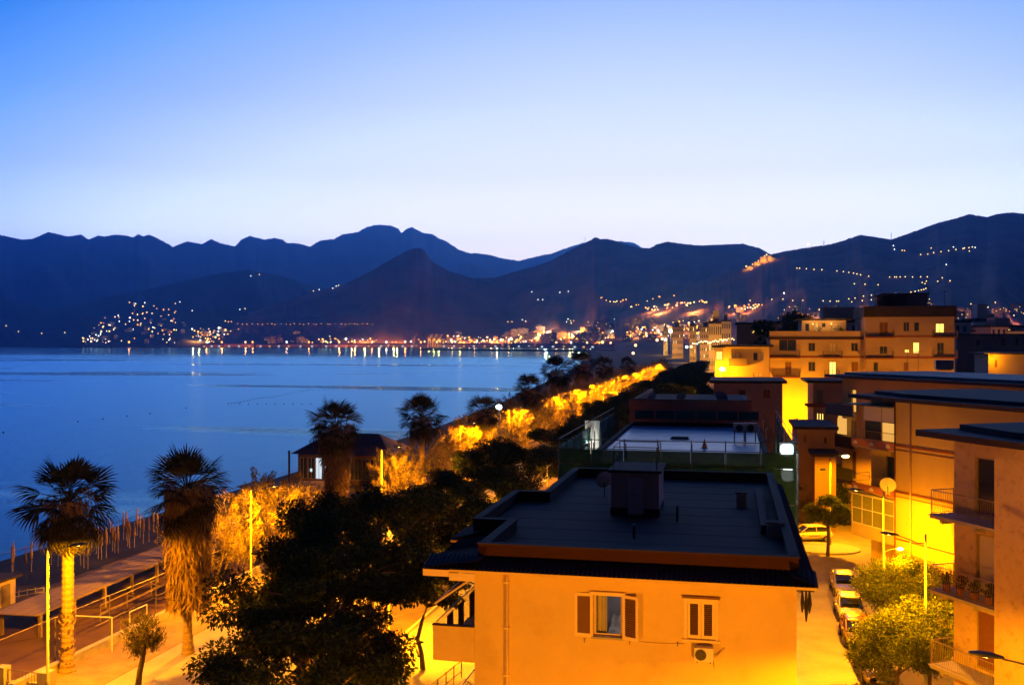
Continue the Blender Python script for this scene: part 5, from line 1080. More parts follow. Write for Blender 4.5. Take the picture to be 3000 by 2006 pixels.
pa = thing('deck_ramp', 'pale sloping deck ramp left of the fat skirted palm', 'ramp', tuple(atZ(920, 1440, .6).xy) + (0,), .3); g = MB(); g.quad((-2.2, -3, .05), (2.2, -3, .05), (2.2, 5, 1.2), (-2.2, 5, 1.2)); g.quad((-2.2, 5, 1.1), (2.2, 5, 1.1), (2.2, -3, -.05), (-2.2, -3, -.05)); g.build('deck', m_wood, pa); MB().box(-2.2, -2.1, -3, 5, 0, 1.3).build('edge', m_wood, pa)
# lines of swimming-area buoys
bm = MB().ell((0, 0, .08), (.22, .22, .18), 8, 6); bm.tube([(0, 0, .2), (0, 0, .42)], .04, 5); bm = bm.mesh('buoy', mat('dark_buoy', (.05, .05, .07), .5, .1, 3), True)
k = 0
for i in range(26): px = 668 + i * 9.2; tag(link('buoy', bm, loc=tuple(atZ(px, 1183 - i * 1.5 + 4 * math.sin(i * .5) * .4, SEA))), 'small dark buoy of the slanting float line on the sea', 'buoy', 'buoys of the slanting float line')
for i in range(22): px = 905 + i * 14.5; tag(link('buoy', bm, loc=tuple(atZ(px, 1143 + .8 * math.sin(i), SEA))), 'small dark buoy of the far level float line on the sea', 'buoy', 'buoys of the far float line')
for i in range(9): px = 702 + i * 26; tag(link('buoy', bm, loc=tuple(atZ(px, 1184 + .8 * math.sin(i * 2), SEA))), 'small dark buoy of the near level float line on the sea', 'buoy', 'buoys of the near float line')
for px, py, lab in ((10, 1268, 'lone buoy near the left edge of the sea'), (228, 1236, 'lone buoy on the open sea left of the shaggy palm'), (302, 1228, 'lone buoy on the open sea above the shaggy palm'), (372, 1220, 'lone buoy on the open sea, third of the loose line'), (440, 1212, 'lone buoy on the open sea, fourth of the loose line'), (545, 1196, 'lone buoy on the open sea, last of the loose line')): tag(link('buoy', bm, loc=tuple(atZ(px, py, SEA))), lab, 'buoy', 'lone buoys')

# ================================================================== PARKED CARS
m_tyre = mat('tyre_rubber', (.02, .02, .02), .9, .1, 8); m_rim = mat('wheel_rim', (.4, .4, .42), .35, .05, 5, metal=.8); m_cglass = mat('car_glass', (.015, .018, .022), .05, 0, spec=.9); m_plate = mat('number_plate', (.7, .7, .68), .6, .02, 5); m_lampc = mat('headlight_glass', (.6, .6, .58), .1, 0, spec=.9); m_lampr = mat('tail_light', (.35, .02, .02), .2, 0, spec=.7); m_trim = mat('black_trim', (.02, .02, .022), .6, .1, 5)
def smoothbox(secs, n=12, pw=3.2):
    """loft of super-elliptic sections (y, half width, z low, z high)"""
    g = MB()
    for (y, w, z0, z1) in secs:
        for j in range(n):
            a = 6.2832 * (j + .5) / n; c, s = math.cos(a), math.sin(a)
            g.v.append((w * math.copysign(abs(c) ** (2 / pw), c), y, (z0 + z1) / 2 + (z1 - z0) / 2 * math.copysign(abs(s) ** (2 / pw), s)))
    m = len(secs)
    for k in range(m - 1):
        for j in range(n): g.f.append((k * n + j, k * n + (j + 1) % n, (k + 1) * n + (j + 1) % n, (k + 1) * n + j)); g.m.append(0)
    g.f.append(tuple(range(n))); g.m.append(0); g.f.append(tuple((m - 1) * n + n - 1 - j for j in range(n))); g.m.append(0)
    return g
def car(loc, rz, label, paint, Lc=4.1, hatch=True, Hc=1.46):
    o = thing('parked_car', label, 'car', loc, rz, 'cars parked along the right street'); h = Lc / 2
    body = smoothbox([(-h, .60, .34, .62), (-h + .08, .76, .26, .74), (-h + .5, .84, .22, .84), (-h + 1.1, .86, .20, .93), (0, .87, .2, .95), (h - .7, .86, .2, .96), (h - .2, .82, .25, .93), (h - .03, .74, .32, .85), (h, .66, .4, .75)], 16, 4).build('body', paint, o, True)
    f = -h + 1.15; r = h - .18 if hatch else h - .95
    cab = smoothbox([(f - .25, .70, .86, .94), (f + .25, .72, .88, 1.2), (f + .62, .70, .88, Hc - .05), (f + 1.2, .69, .88, Hc), (r - .75, .68, .88, Hc - .02), (r - .35, .66, .88, Hc - .14), (r, .62, .86, .98)], 16, 3.6).build('cabin', m_cglass, o, True)
    smoothbox([(f + .50, .60, Hc - .10, Hc - .045), (f + .70, .66, Hc - .13, Hc + .005), (f + 1.2, .665, Hc - .12, Hc + .018), (r - .8, .65, Hc - .13, Hc + .0), (r - .48, .58, Hc - .2, Hc - .085)], 14, 4).build('roof', paint, o, True)
    for s in (-1, 1):
        for (ya, za, yb, zb_) in ((f - .1, .93, f + .58, Hc - .06), (f + 1.35, .92, f + 1.3, Hc - .03), (r - .05, .95, r - .5, Hc - .1)): MB().tube([(s * .74, ya, za), (s * .675, yb, zb_)], .035, 6).build('pillar', paint, o)
        for y in (-h + .78, h - .75):
            w = MB().tube([(s * .88, y, .31), (s * .70, y, .31)], .31, 18).build('wheel', m_tyre, o, False); MB().tube([(s * .888, y, .31), (s * .86, y, .31)], .19, 14).build('rim', m_rim, w)
        MB().ell((s * .60, -h + .09, .64), (.17, .09, .08), 10, 6).build('headlight', m_lampc, o, True); MB().ell((s * .66, h - .08, .76), (.1, .07, .15), 8, 6).build('tail_light', m_lampr, o, True)
        MB().ell((s * .93, f + .15, .98), (.10, .06, .07), 8, 6).build('mirror', paint, o, True)
        MB().box(s * .872 - .008, s * .872 + .008, -.35, .75, .62, .66).build('door_line', m_trim, o)
    MB().box(-.26, .26, -h - .02, -h + .01, .40, .52).build('number_plate', m_plate, o); MB().box(-.45, .45, -h - .012, -h + .05, .56, .63).build('grille', m_trim, o); MB().box(-.24, .24, h - .01, h + .015, .52, .63).build('number_plate', m_plate, o)
    return o
p_sil = mat('silver_paint', (.55, .52, .48), .22, .03, 5, spec=.8, metal=.35); p_whi = mat('white_car_paint', (.75, .72, .66), .22, .02, 5, spec=.7); p_gol = mat('gold_paint', (.42, .33, .2), .25, .03, 5, spec=.7, metal=.3); p_dk = mat('dark_paint', (.03, .03, .04), .2, .03, 5, spec=.8); p_red = mat('bronze_paint', (.33, .18, .09), .25, .03, 5, spec=.7, metal=.2)
car((7.95, 75.2, 0), .02, 'silver hatchback, farthest in the parked row by the clipped trees', p_sil); car((7.6, 68.6, 0), 0, 'white hatchback second in the parked row', p_whi); car((7.4, 63.0, 0), .01, 'bronze hatchback half hidden by the bright clipped tree', p_red); car((7.55, 56.6, 0), .03, 'pale gold saloon nearest the bottom edge', p_gol, 4.3, False)
q = atZ(2506, 1548, 0); car((q.x + .5, q.y + 1.5, 0), 1.0, 'dark hatchback parked beyond the island by the ochre house', p_dk); q = atZ(2372, 1590, 0); car((q.x, q.y + 1, 0), -1.25, 'white car partly hidden behind the orange building corner', p_whi)
q = atZ(2440, 1462, 0); car((q.x, q.y, 0), 1.2, 'dark car parked by the hedge beyond the round tree', p_dk); q = atZ(2375, 1452, 0); car((q.x, q.y, 0), 1.2, 'bronze car parked by the hedge, left of the dark one', p_red)
# kerbed planting strip and island
ks = MB(); ks.box(8.75, 12.5, 47, 80, -.05, .13); struct(ks.build('tree_strip', m_pave)); q = atZ(2412, 1608, 0)
isl = MB(); isl.prism([(q.x + 2.6 * math.cos(a) * 1.2, q.y + 2.4 * math.sin(a)) for a in [6.2832 * k / 20 for k in range(20)]], -.05, .15); struct(isl.build('traffic_island', m_kerb))
# hedges and garden bushes in the gap
def bush(name, loc, rx, ry, h, lab, m=lm_bush, n=60):
    o = thing(name, lab, 'hedge' if name == 'hedge' else 'bush', loc); r = random.Random(int(abs(loc[0] * 31 + loc[1] * 7))); cl = [((r.uniform(-rx, rx), r.uniform(-ry, ry), h * (.25 + .6 * r.random())), .5 + .3 * r.random()) for _ in range(n)]
    link('foliage', crown('foliage', cl, 70, .2, m, .8, .1), o); s = MB()
    for k in range(5): s.tube([(r.uniform(-rx, rx) * .7, r.uniform(-ry, ry) * .6, -.05), (r.uniform(-rx, rx) * .7, 0, h * .6)], [.05, .02], 5)
    s.build('stem', m_bark, o); return o
q = atD(2410, CY, 103); bush('hedge', (q.x, q.y, 0), 4.5, 1.2, 2.4, 'long clipped hedge behind the parked cars in the gap'); q = atD(2375, CY, 100.5); bush('bush', (q.x, q.y, 0), 2.2, 1.2, 5.0, 'tall dark bush beside the low wing in the gap'); q = atD(2425, CY, 99.8); bush('bush', (q.x, q.y, 0), 1.8, .9, 4.4, 'brownish bush below the lit street lamp')
for (px, d, s, lab) in ((2300, 172, 1.7, 'dark tree rising behind the ochre house at the apartment row'), (2325, 176, 1.95, 'tall dark tree standing above the apartment row roofs'), (2275, 178, 1.5, 'dark tree at the left of the clump behind the apartment row'), (2862, 190, 1.05, 'dark round tree by the orange-lit cottage'), (2470, 215, 1.3, 'dark tree behind the penthouse')):
    q = atD(px, CY, d); tree('garden_tree', BROAD[int(px) % 4], (q.x, q.y, 0), px, (s * .8, s * .8, s * 1.55 if s > 1.4 else s * 1.4), lab, group='dark garden trees between the houses')
q = atZ(1660, 1400, 0); bush('bush', (q.x + .4, q.y + 10, 0), 1.6, 1.4, 7.2, 'bright green bush lit at the left foot of the scaffolding', leafmat('lit_green_leaf', (.06, .11, .02), (.14, .2, .04), .3))
o = thing('garden_spot', 'small greenish garden light at the left of the scaffolding', 'lamp', (q.x + 2.6, q.y + 7.5, 0)); MB().tube([(0, 0, 0), (0, 0, 6.2)], .03, 5).build('stem', m_black, o); MB().ell((0, 0, 6.25), (.1, .1, .1), 8, 6).build('globe', emitmat('green_white_lamp', (.8, 1, .5), 8), o, True); point('glow', o, (-.3, 0, 6.4), 170, (.75, 1, .3), .1)
# ================================================================== FAR TOWN, PORT AND HILLSIDE LIGHTS
FC = {'sod': ((1, .38, .05), 4.2), 'yel': ((1, .66, .20), 4.2), 'whi': ((.9, 1, .95), 4.4), 'pnk': ((1, .52, .26), 4.2), 'red': ((1, .26, .05), 3.4)}
FMS = {}
FLQ = []
def far_lamp(p, kind, label, group, s=1., cat='lamp'):
    FLQ.append((s + R.random() * .05, Vector(p), kind, label, group, cat))
def flush_lamps():
    """the largest 290 lamps are objects of their own, the rest one mass of tiny lights"""
    q = sorted(FLQ, key=lambda t: -t[0]); rest = {}
    for k in FC:
        g = MB(); g.ell((0, 0, 3.0), (1, 1, 1), 8, 5); g.cur = 1; g.tube([(0, 0, 0), (0, 0, 2.1)], .12, 4); FMS[k] = g.mesh('far_lamp', [emitmat('far_lamp_' + k, *FC[k]), m_black])
    tl = MB(); kinds = list(FC)
    for i, (s, p, kind, label, group, cat) in enumerate(q):
        r = depth_of(p) * .00072 * s
        if i < 290: tag(link('far_lamp', FMS[kind], loc=tuple(p), sc=(r, r, r)), label, cat, group)
        else: tl.cur = kinds.index(kind); tl.ell((p.x, p.y, p.z + 3 * r), (r, r, r), 6, 4)
    struct(tl.build('town_lights', [MATS['far_lamp_' + k] for k in kinds]), 'stuff')['label'] = 'countless tiny lights sprinkled over the far shore and hills'
GK = 2.6
def glow(p, up, power, col, rad=2.):
    return point('town_glow', None, (p.x, p.y, p.z + up), power * GK, col, rad)
# far blocks: a handful of shared meshes with recessed windows, some lit
m_fwall = [mat('town_wall_' + n, c, .9, .08, .05) for n, c in (('cream', (.66, .52, .40)), ('pink', (.6, .42, .35)), ('white', (.75, .68, .6)), ('ochre', (.65, .46, .26)))]
m_fwin = mat('town_window', (.04, .04, .05), .3, 0); m_fwl = emitmat('town_lit_window', (1, .62, .2), 1.5)
def far_block_mesh(k):
    r = random.Random(40 + k); W, Hh, D = r.choice((14, 18, 24, 30)), r.choice((9, 12, 15, 18, 22)), 12; g = MB(); st, wd = 3.0, 3.2; hs = []
    for f in range(int(Hh / st)):
        for c in range(int(W / wd)): hs.append((-W / 2 + .9 + c * wd, -W / 2 + 2.4 + c * wd, f * st + .9, f * st + 2.4))
    hull(g, -W / 2, W / 2, 0, D, 0, Hh, hs, .3)
    for h in hs: g.cur = 2 if r.random() < .10 else 1; g.quad((h[0], .3, h[2]), (h[1], .3, h[2]), (h[1], .3, h[3]), (h[0], .3, h[3]))
    g.cur = 3; g.box(-W / 2 - .4, W / 2 + .4, -.4, D + .4, Hh + .02, Hh + .5); g.cur = 0; g.box(-W / 4, W / 8, 3, 8, Hh + .52, Hh + 2.6)
    return g.mesh('far_block', [m_fwall[k % 4], m_fwin, m_fwl, m_roofd]), W, Hh
FB = [far_block_mesh(k) for k in range(12)]
def far_block(p, k, label, group, s=1.): 
    o = link('far_block', FB[k % 12][0], loc=(p.x, p.y, p.z - 1.0), rot=(0, 0, YAW + R.uniform(-.5, .5)), sc=(s, s, s)); return tag(o, label, 'building', group)
# harbour front and town, left to right
def town(px, py): return (RE_ if px > 1835 else RD_).on(px, py)
for i in range(120):
    px = R.uniform(1490, 2110); base = 1009 - (px - 1490) / 600 * 12; py = base - 66 * R.random() ** 1.5 * (.4 + .6 * (px - 1490) / 600); p = town(px, py)
    far_block(p, R.randrange(12), 'town block on the far shore beyond the end of the promenade', 'town blocks on the far shore', R.uniform(1.2, 1.8) if px < 1835 else R.uniform(.7, 1.0))
for i in range(26):
    px = R.uniform(1180, 1500); p = RD_.on(px, 1009 - 22 * R.random() ** 1.5); far_block(p, R.randrange(12), 'block behind the harbour cranes on the far shore', 'blocks behind the harbour')
for i in range(22):
    px = R.uniform(560, 900); p = RC_.on(px, 1010 - 34 * R.random() ** 1.4) if px > 760 else RB_.on(px, 1010 - 40 * R.random() ** 1.4); far_block(p, R.randrange(12), 'block among the harbour lights left of the cranes', 'blocks left of the cranes')
for i in range(30):
    px = R.uniform(250, 540); u = (px - 250) / 290; py = 1012 - (30 + 75 * min(1, u * 2.2)) * R.random(); p = RB_.on(px, py); far_block(p, R.randrange(12), 'house of the lit hillside town on the left shore', 'houses of the hillside town', .9)
for i in range(44):
    px = R.uniform(2150, 3010); py = 955 - 50 * R.random() ** .8; p = RE_.on(px, py); far_block(p, R.randrange(12), 'dim block at the foot of the castle hills', 'dim blocks under the castle hills', .85)
# taller lamp-lit apartment blocks at the end of the dark trees
for i, (px, d, top, k) in enumerate(((2030, 900, 955, 3), (2070, 760, 958, 5), (2100, 640, 948, 7), (2128, 620, 942, 9), (1985, 1150, 958, 1), (1950, 1400, 960, 6))):
    q = atD(px, top, d); me, W, Hh = FB[k]; s = q.z / Hh; o = link('lit_block', me, loc=(q.x, q.y, 0), rot=(0, 0, YAW - .2), sc=(.42, .8, s))
    tag(o, ('lamp-lit apartment block between town and dark trees, fourth from right', 'lamp-lit apartment block between town and dark trees, third from right', 'lamp-lit apartment block between town and dark trees, second from right', 'lamp-lit apartment block just left of the ochre house with lit windows', 'apartment block before the town, fifth from right of the lit group', 'apartment block before the town, leftmost of the lit group')[i], 'building', 'lit blocks at the end of the trees'); glow(Vector((q.x - 3, q.y - 20, 5)), 4, 7000, (1, .5, .08), .5)
# layered roofs of the plain between the apartment row and the hills
for i in range(27):
    px = 2345 + i * 25 + R.uniform(-10, 10); d = R.uniform(260, 760); q = atD(px, R.uniform(936, 984), d); me, W, Hh = FB[(i * 5) % 12]; s = max(.5, q.z / Hh)
    tag(link('plain_block', me, loc=(q.x, q.y, 0), rot=(0, 0, YAW + R.uniform(-.5, .5)), sc=(R.uniform(.5, .9), .8, s)), 'dim block among the layered roofs behind the apartment row', 'building', 'dim blocks behind the apartment row')
    if i % 4 == 0: glow(Vector((q.x, q.y, 6)) + Vector((SA * 14, -CA * 14, 0)), 3, 1500, (1, .4, .15), .5)
# lights: town sprinkling
def lamps(n, pxr, fpy, ridge, kinds, label, group, smin=.6, smax=1.3):
    for i in range(n): px = R.uniform(*pxr); p = (town if ridge is RD_ else ridge.on)(px, fpy(px)); p.z += 6 if px < 1835 else 4; far_lamp(p, R.choice(kinds), label, group, R.uniform(smin, smax))
lamps(230, (1500, 2110), lambda px: 1012 - (px - 1500) / 580 * 24 - 42 * R.random() ** 1.5 * (.3 + .7 * (px - 1500) / 580), RD_, ['sod', 'sod', 'yel', 'pnk', 'red', 'whi'], 'orange street light in the town on the far shore', 'street lights of the far town', .6, 1.35)
lamps(110, (930, 1500), lambda px: 1013 - 18 * R.random() ** 1.4, RD_, ['sod', 'sod', 'yel', 'pnk', 'whi'], 'light on the harbour quay by the cranes', 'harbour lights', .6, 1.5)
lamps(90, (560, 930), lambda px: 1013 - 40 * R.random() ** 1.3, RB_, ['sod', 'sod', 'yel', 'whi', 'pnk'], 'light of the harbour left of the cranes', 'left harbour lights', .6, 1.5)
lamps(110, (240, 520), lambda px: 1012 - (20 + 100 * min(1, (px - 240) / 120)) * R.random() ** 1.1, RB_, ['yel', 'pnk', 'whi', 'yel', 'sod'], 'light of the hillside town on the left shore', 'lights of the hillside town', .4, .95)
lamps(26, (600, 2080), lambda px: 960 - 14 * R.random() + (18 if px < 1250 else 0), RD_, ['sod', 'yel'], 'small light along the road above the harbour', 'lights of the road above the harbour', .4, .7)
for k in range(30): p = RC_.on(700 + k * 13.5 + R.uniform(-4, 4), 956 + (k % 3)); p.z += 8; far_lamp(p, 'sod', 'evenly spaced light of the viaduct above the harbour', 'viaduct lights', R.uniform(.3, .5))
for k, px in enumerate(range(660, 905, 9)): p = RB_.on(px, 948 + (px % 5) * .6); p.z += 6; far_lamp(p, 'sod' if k % 4 else 'yel', 'light of the orange-lit road band left of the pointed hill', 'lights of the orange road band', .7)
lamps(34, (1890, 2070), lambda px: 925 - (px - 1890) * .16 - 14 * R.random(), RD_, ['sod', 'red', 'yel', 'pnk'], 'light of the bright hillside quarter above the town', 'lights of the hillside quarter', .7, 1.3)
lamps(22, (1750, 1975), lambda px: 872 + 18 * math.sin((px - 1750) * .028) + 6 * R.random(), RD_, ['sod', 'sod', 'yel', 'red'], 'light of the winding road high above the town', 'lights of the winding road', .5, .85)
lamps(20, (2130, 2235), lambda px: 918 - (px - 2130) * .03 - 12 * R.random(), RE_, ['sod', 'red', 'pnk', 'yel'], 'light of the low orange quarter left of the dark tree clump', 'lights of the low orange quarter', .8, 1.3)
lamps(26, (2240, 3000), lambda px: 945 - 40 * R.random(), RE_, ['sod', 'yel', 'pnk', 'red'], 'dim street light at the foot of the castle hills', 'street lights under the castle hills', .4, .8)
lamps(150, (900, 1520), lambda px: 1013 - 24 * R.random() ** 1.2, RD_, ['sod', 'yel', 'pnk', 'sod', 'whi', 'red'], 'light in the thick band along the harbour', 'harbour band lights', .4, .85)
lamps(70, (560, 900), lambda px: 1012 - 46 * R.random(), RB_, ['sod', 'yel', 'pnk', 'sod'], 'light in the thick band left of the cranes', 'left harbour band lights', .35, .8)
# road lights on the right-hand hill, from the photograph
def c8(cx, cy): return 2100 + cx / 2.6056, 600 + cy / 2.6056
hill = [(612, 494), (632, 495), (684, 498), (742, 504), (802, 506), (917, 515), (967, 520), (1008, 526), (1044, 532), (1070, 538), (1097, 545), (1159, 556), (1050, 613), (1132, 617), (1231, 620), (1320, 561), (1357, 561), (1371, 561), (1399, 560), (1438, 559), (1494, 561), (1556, 560), (1607, 560), (1600, 593), (1590, 612), (1568, 603), (1482, 676), (1514, 671), (1540, 665), (1562, 660), (1580, 655), (1596, 648), (1686, 594), (1721, 567), (1780, 590), (1348, 322), (1356, 350), (1432, 360), (1415, 358), (1556, 390), (1610, 386), (1655, 376), (1712, 368), (1770, 360), (1636, 340), (1825, 352), (1806, 332), (1880, 345), (1890, 340), (1925, 338), (1950, 332), (1928, 364), (1972, 336), (1752, 467), (254, 740), (420, 732), (505, 730), (580, 740), (657, 740), (812, 743), (865, 746), (915, 746), (930, 745), (1008, 728), (1056, 722), (1030, 750), (1119, 707), (1110, 742), (1180, 700), (1180, 735), (1250, 695), (1255, 732), (1310, 690), (1365, 686), (1622, 730), (2126, 755), (1940, 766), (880, 790), (985, 805)]
for i, (cx, cy) in enumerate(hill):
    p = RE_.on(*c8(cx, cy)); far_lamp(p, 'whi' if cx in (1348, 1356, 1752, 1806, 1972) else 'yel', 'single yellowish road light dotted across the castle hills', 'road lights on the castle hills', .62)
p = RE_.on(*c8(513, 690)); far_lamp(p, 'whi', 'lone bright white light low on the castle hill', None, 1.0)
for px, py in ((760, 808), (735, 812), (918, 840), (935, 845), (985, 842), (992, 838), (975, 848), (527, 888), (563, 914), (703, 910), (718, 908), (745, 920), (760, 918), (790, 920), (785, 904), (18, 958), (122, 980), (190, 978), (54, 975)):
    r_ = RB_ if px < 900 else RC_; p = r_.on(px, py); far_lamp(p, 'whi' if px % 2 else 'yel', 'scattered light on the dark slopes of the left shore', 'scattered lights of the left slopes', .6)
for px, py in ((1370, 822), (1374, 824), (1558, 858), (1640, 860), (1665, 857), (1576, 881), (1590, 881), (1440, 935), (1450, 936), (1462, 942), (1475, 944), (1488, 946), (1500, 946), (1530, 940), (1540, 944), (1352, 903), (1250, 902), (1660, 946), (1664, 938), (1800, 938)):
    p = RD_.on(px, py); far_lamp(p, 'yel' if px in range(1430, 1510) else 'whi', 'scattered light on the dark central hills', 'scattered lights of the central hills', .55)
# floodlit castle on its spur
cpos = RE_.on(2240, 768); ct = thing('castle', 'floodlit castle ruin on its spur of the right-hand hills', 'castle', tuple(cpos), YAW); m_cst = mat('castle_stone', (.5, .4, .25), .9, .15, .06)
for i, (x, z, w, h) in enumerate(((-4, 2, 22, 16), (18, 8, 14, 14), (-26, -10, 20, 10), (32, 2, 12, 12), (-52, -24, 22, 8), (-70, -32, 14, 7))):
    g = MB(); g.box(x - w / 2, x + w / 2, 0, 14, z - 14, z + h)
    for k in range(int(w / 3)): g.box(x - w / 2 + k * 3, x - w / 2 + k * 3 + 1.6, .02, 1, z + h + .01, z + h + 1.6)
    g.build('rampart' if i else 'keep', m_cst, ct)
    if i < 5: glow(cpos + Vector((x * CA, x * SA, z + 2)) + Vector((SA * 14, -CA * 14, 0)), 0, 9000, (1, .45, .05), 1.)
for i, (px, py) in enumerate(((2186, 786), (2196, 788), (2205, 780), (2214, 775), (2222, 770), (2240, 756), (2246, 752), (2256, 760), (2232, 764))): p = RE_.on(px, py); far_lamp(p, 'sod' if i % 3 else 'yel', 'floodlight glowing round the castle ruin', 'floodlights of the castle', .9)
p = RE_.on(2368, 724.5); far_lamp(p, 'yel', 'bright yellow light standing on the hill crest right of the castle', None, 1.6)
# masts on the crests
for px, py, ht, r_, lab in ((1714, 709, 34, RD_, 'thin radio mast on the crest of the central hills'), (2414, 716, 22, RE_, 'thin radio mast on the crest right of the yellow light'), (2611, 700, 26, RE_, 'thin radio mast in the saddle of the right-hand hills')):
    p = r_.point(px, 1.); o = thing('radio_mast', lab, 'mast', tuple(p)); MB().tube([(0, 0, -5), (0, 0, ht)], [1.2, .5], 5).build('mast', m_black, o)
    for z in (.5, .75): MB().tube([(-3, 0, ht * z), (3, 0, ht * z)], .4, 4).build('crossarm', m_black, o)
# harbour: sheds, cranes, quay floodlights that streak the water
m_shed = mat('harbour_shed', (.3, .28, .27), .8, .1, .05); m_crane = mat('crane_yellow', (.6, .38, .04), .6, .1, .1)
for i, (px, w, h) in enumerate(((620, 90, 9), (700, 120, 12), (790, 110, 10), (880, 140, 12), (985, 120, 11), (1080, 150, 12), (1180, 110, 12), (1330, 120, 11), (1420, 130, 10), (1520, 120, 11), (1620, 120, 10), (1710, 90, 10))):
    d = (3985 if px < 1500 else 3985 - (px - 1500) * 3.0); q = atD(px, CY, d); o = thing('harbour_shed', 'long low harbour shed on the far quay, number %s from the left' % ('one two three four five six seven eight nine ten eleven twelve'.split()[i]), 'shed', (q.x, q.y, -.3), YAW, 'harbour sheds')
    MB().box(-w / 2, w / 2, 0, 30, 0, h).build('wall', m_shed, o); g = MB(); g.quad((-w / 2 - 1, -1, h), (w / 2 + 1, -1, h), (w / 2 + 1, 15, h + 4), (-w / 2 - 1, 15, h + 4)); g.quad((-w / 2 - 1, 15, h + 4), (w / 2 + 1, 15, h + 4), (w / 2 + 1, 31, h), (-w / 2 - 1, 31, h)); g.build('roof', m_roofd, o)
    for k in range(3): MB().box(-w / 3 + k * w / 3 - 4, -w / 3 + k * w / 3 + 4, -.2, -.05, .5, 6).build('gate', m_litw if (i + k) % 3 else m_lit2, o)
for i, px in enumerate((1258, 1272, 1287, 1212, 812)):
    d = 4010; q = atD(px, CY, d); o = thing('harbour_crane', ('yellow harbour crane, leftmost of the three lit together', 'yellow harbour crane, middle of the three lit together', 'yellow harbour crane, rightmost of the three lit together', 'harbour crane standing left of the three lit ones', 'lone harbour crane far left on the quay')[i], 'crane', (q.x, q.y, -.3), YAW + .2, 'harbour cranes')
    for x, y in ((-6, 0), (6, 0), (-6, 10), (6, 10)): MB().tube([(x, y, 0), (x * .6, 5, 28)], 1.1, 4).build('leg', m_crane, o)
    MB().box(-5, 5, 0, 10, 28, 32).build('cab', m_crane, o); MB().tube([(0, 5, 31), (14, 5, 52)], [1.4, .9], 4).build('jib', m_crane, o); MB().tube([(-8, 5, 34), (0, 5, 46), (14, 5, 52)], .5, 4).build('stay', m_crane, o)
    if i < 3: glow(q + Vector((SA * 30, -CA * 30, 0)), 10, 30000, (1, .5, .06), 1.5)
quay = [(378, 20), (605, 40), (650, 60), (719, 85), (740, 30), (840, 30), (905, 30), (994, 120), (1040, 100), (1090, 30), (1132, 24), (1187, 45), (1233, 80), (1324, 55), (1390, 20), (1440, 20), (1490, 26), (1630, 22), (1673, 36), (1720, 16), (1756, 26), (1789, 36), (1850, 24)]
for i, (px, kw) in enumerate(quay):
    d = (3935 if px < 1500 else 3935 - (px - 1500) * 3.25); q = atD(px, CY, d); q.z = 8; q2 = q.copy()
    far_lamp(q2, 'whi' if px in (1673, 1132, 840) else ('pnk' if i % 2 else 'sod'), 'quay floodlight mirrored in the bay as a streak', 'quay floodlights on the far shore', 1.35); glow(q, 6, kw * 560, (1, .5, .3) if px in (1673, 1132) else (1, .17, .03), 2.5)
for i in range(26):   # extra glow that lights the town fronts
    px = R.uniform(1480, 2100); p = town(px, 1009 - (px - 1480) / 600 * 12 - 40 * R.random()); glow(p + Vector((SA * 38, -CA * 38, 0)), 6, 110000 if px < 1835 else 30000, (1, .36, .06) if i % 4 else (1, .7, .4), 2.)
for i in range(11): px = R.uniform(560, 1480); p = (RC_ if px > 760 else RB_).on(px, 1008 - 12 * R.random()); glow(p + Vector((SA * 38, -CA * 38, 0)), 6, 120000, (1, .36, .06), 2.)
for i in range(8): px = R.uniform(1900, 2070); p = RE_.on(px, 922 - 10 * R.random()); glow(p + Vector((SA * 20, -CA * 20, 0)), 9, 50000, (1, .42, .10), 2.)
for i in range(5): px = R.uniform(2135, 2235); p = RE_.on(px, 918); glow(p + Vector((SA * 20, -CA * 20, 0)), 9, 16000, (1, .40, .12), 2.)
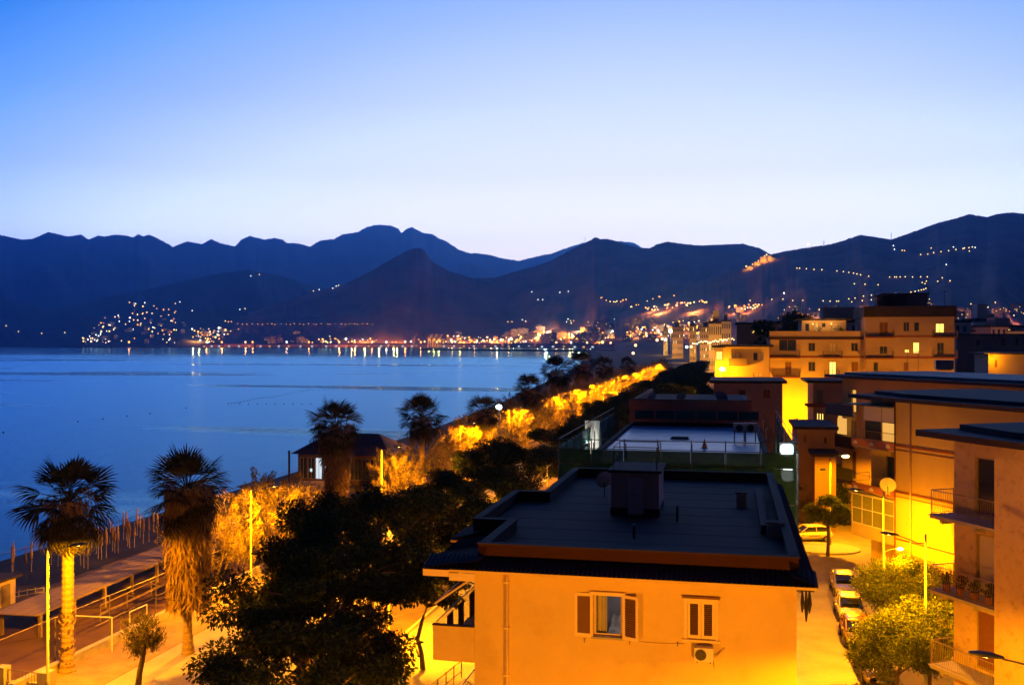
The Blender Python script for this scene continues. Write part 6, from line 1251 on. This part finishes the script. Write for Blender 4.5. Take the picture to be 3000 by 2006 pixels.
for i in range(10): px = R.uniform(2300, 3000); p = RE_.on(px, 945); glow(p + Vector((SA * 20, -CA * 20, 0)), 9, 16000, (1, .4, .2), 2.)
# bright beacon lamp before the town
q = atD(1965, 970, 1500); o = thing('tall_lamp_mast', 'tall mast with a glaring orange-white lamp before the far town', 'lamp mast', (q.x, q.y, 0)); MB().tube([(0, 0, 0), (0, 0, q.z)], [.4, .25], 6).build('mast', m_white, o); MB().ell((0, 0, q.z), (3.2, 3.2, 3.2), 12, 8).build('lantern', emitmat('beacon_lens', (1, .72, .4), 10), o, True); point('glow', o, (0, -4, q.z), 30000, (1, .6, .25), 2)
for i, (px, py, d) in enumerate(((1855, 1040, 900), (1862, 1018, 1100), (2012, 1020, 700), (2025, 1019, 700), (1765, 1012, 2300), (1950, 1002, 1300), (1925, 1004, 1400), (1975, 1004, 1300), (1990, 1000, 1250), (1940, 1000, 1400))):
    q = atD(px, py, d); far_lamp(Vector((q.x, q.y, q.z - 2)), ('pnk', 'yel', 'whi')[i % 3], 'bright white-orange light at the far end of the promenade', 'bright lights at the far end of the promenade', 1.9)
for i in range(30):
    t = i / 29; px = 2030 + 120 * t; q = atD(px, 1012 - 14 * t + R.uniform(-4, 3), 620); far_lamp(q, 'yel' if i % 3 else 'whi', 'lamp among the lit apartment blocks at the end of the dark trees', 'lamps among the lit blocks', .8)
# breakwater
bk = MB(); a, b = atZ(1238, 1024.5, SEA), atZ(1880, 1031, SEA); n = 60
for k in range(n):
    q = a.lerp(b, k / (n - 1)); w = 5 + 1.5 * R.random(); h = 2.6 + 1.6 * R.random(); dx = (b - a).length / n * .62
    bk.prism([(q.x - dx, q.y - w), (q.x + dx, q.y - w + 1), (q.x + dx * .8, q.y + w), (q.x - dx * .9, q.y + w - 1)], SEA - .5, SEA + h)
tag(bk.build('breakwater', mat('wet_rock', (.04, .04, .045), .8, .3, .2)), 'long dark rock breakwater across the mouth of the harbour', 'breakwater')
for i in range(7): q = a.lerp(b, .15 + .11 * i); far_lamp(Vector((q.x, q.y, SEA + 3)), 'whi', 'tiny marker light along the dark breakwater', 'marker lights of the breakwater', .45)

flush_lamps()
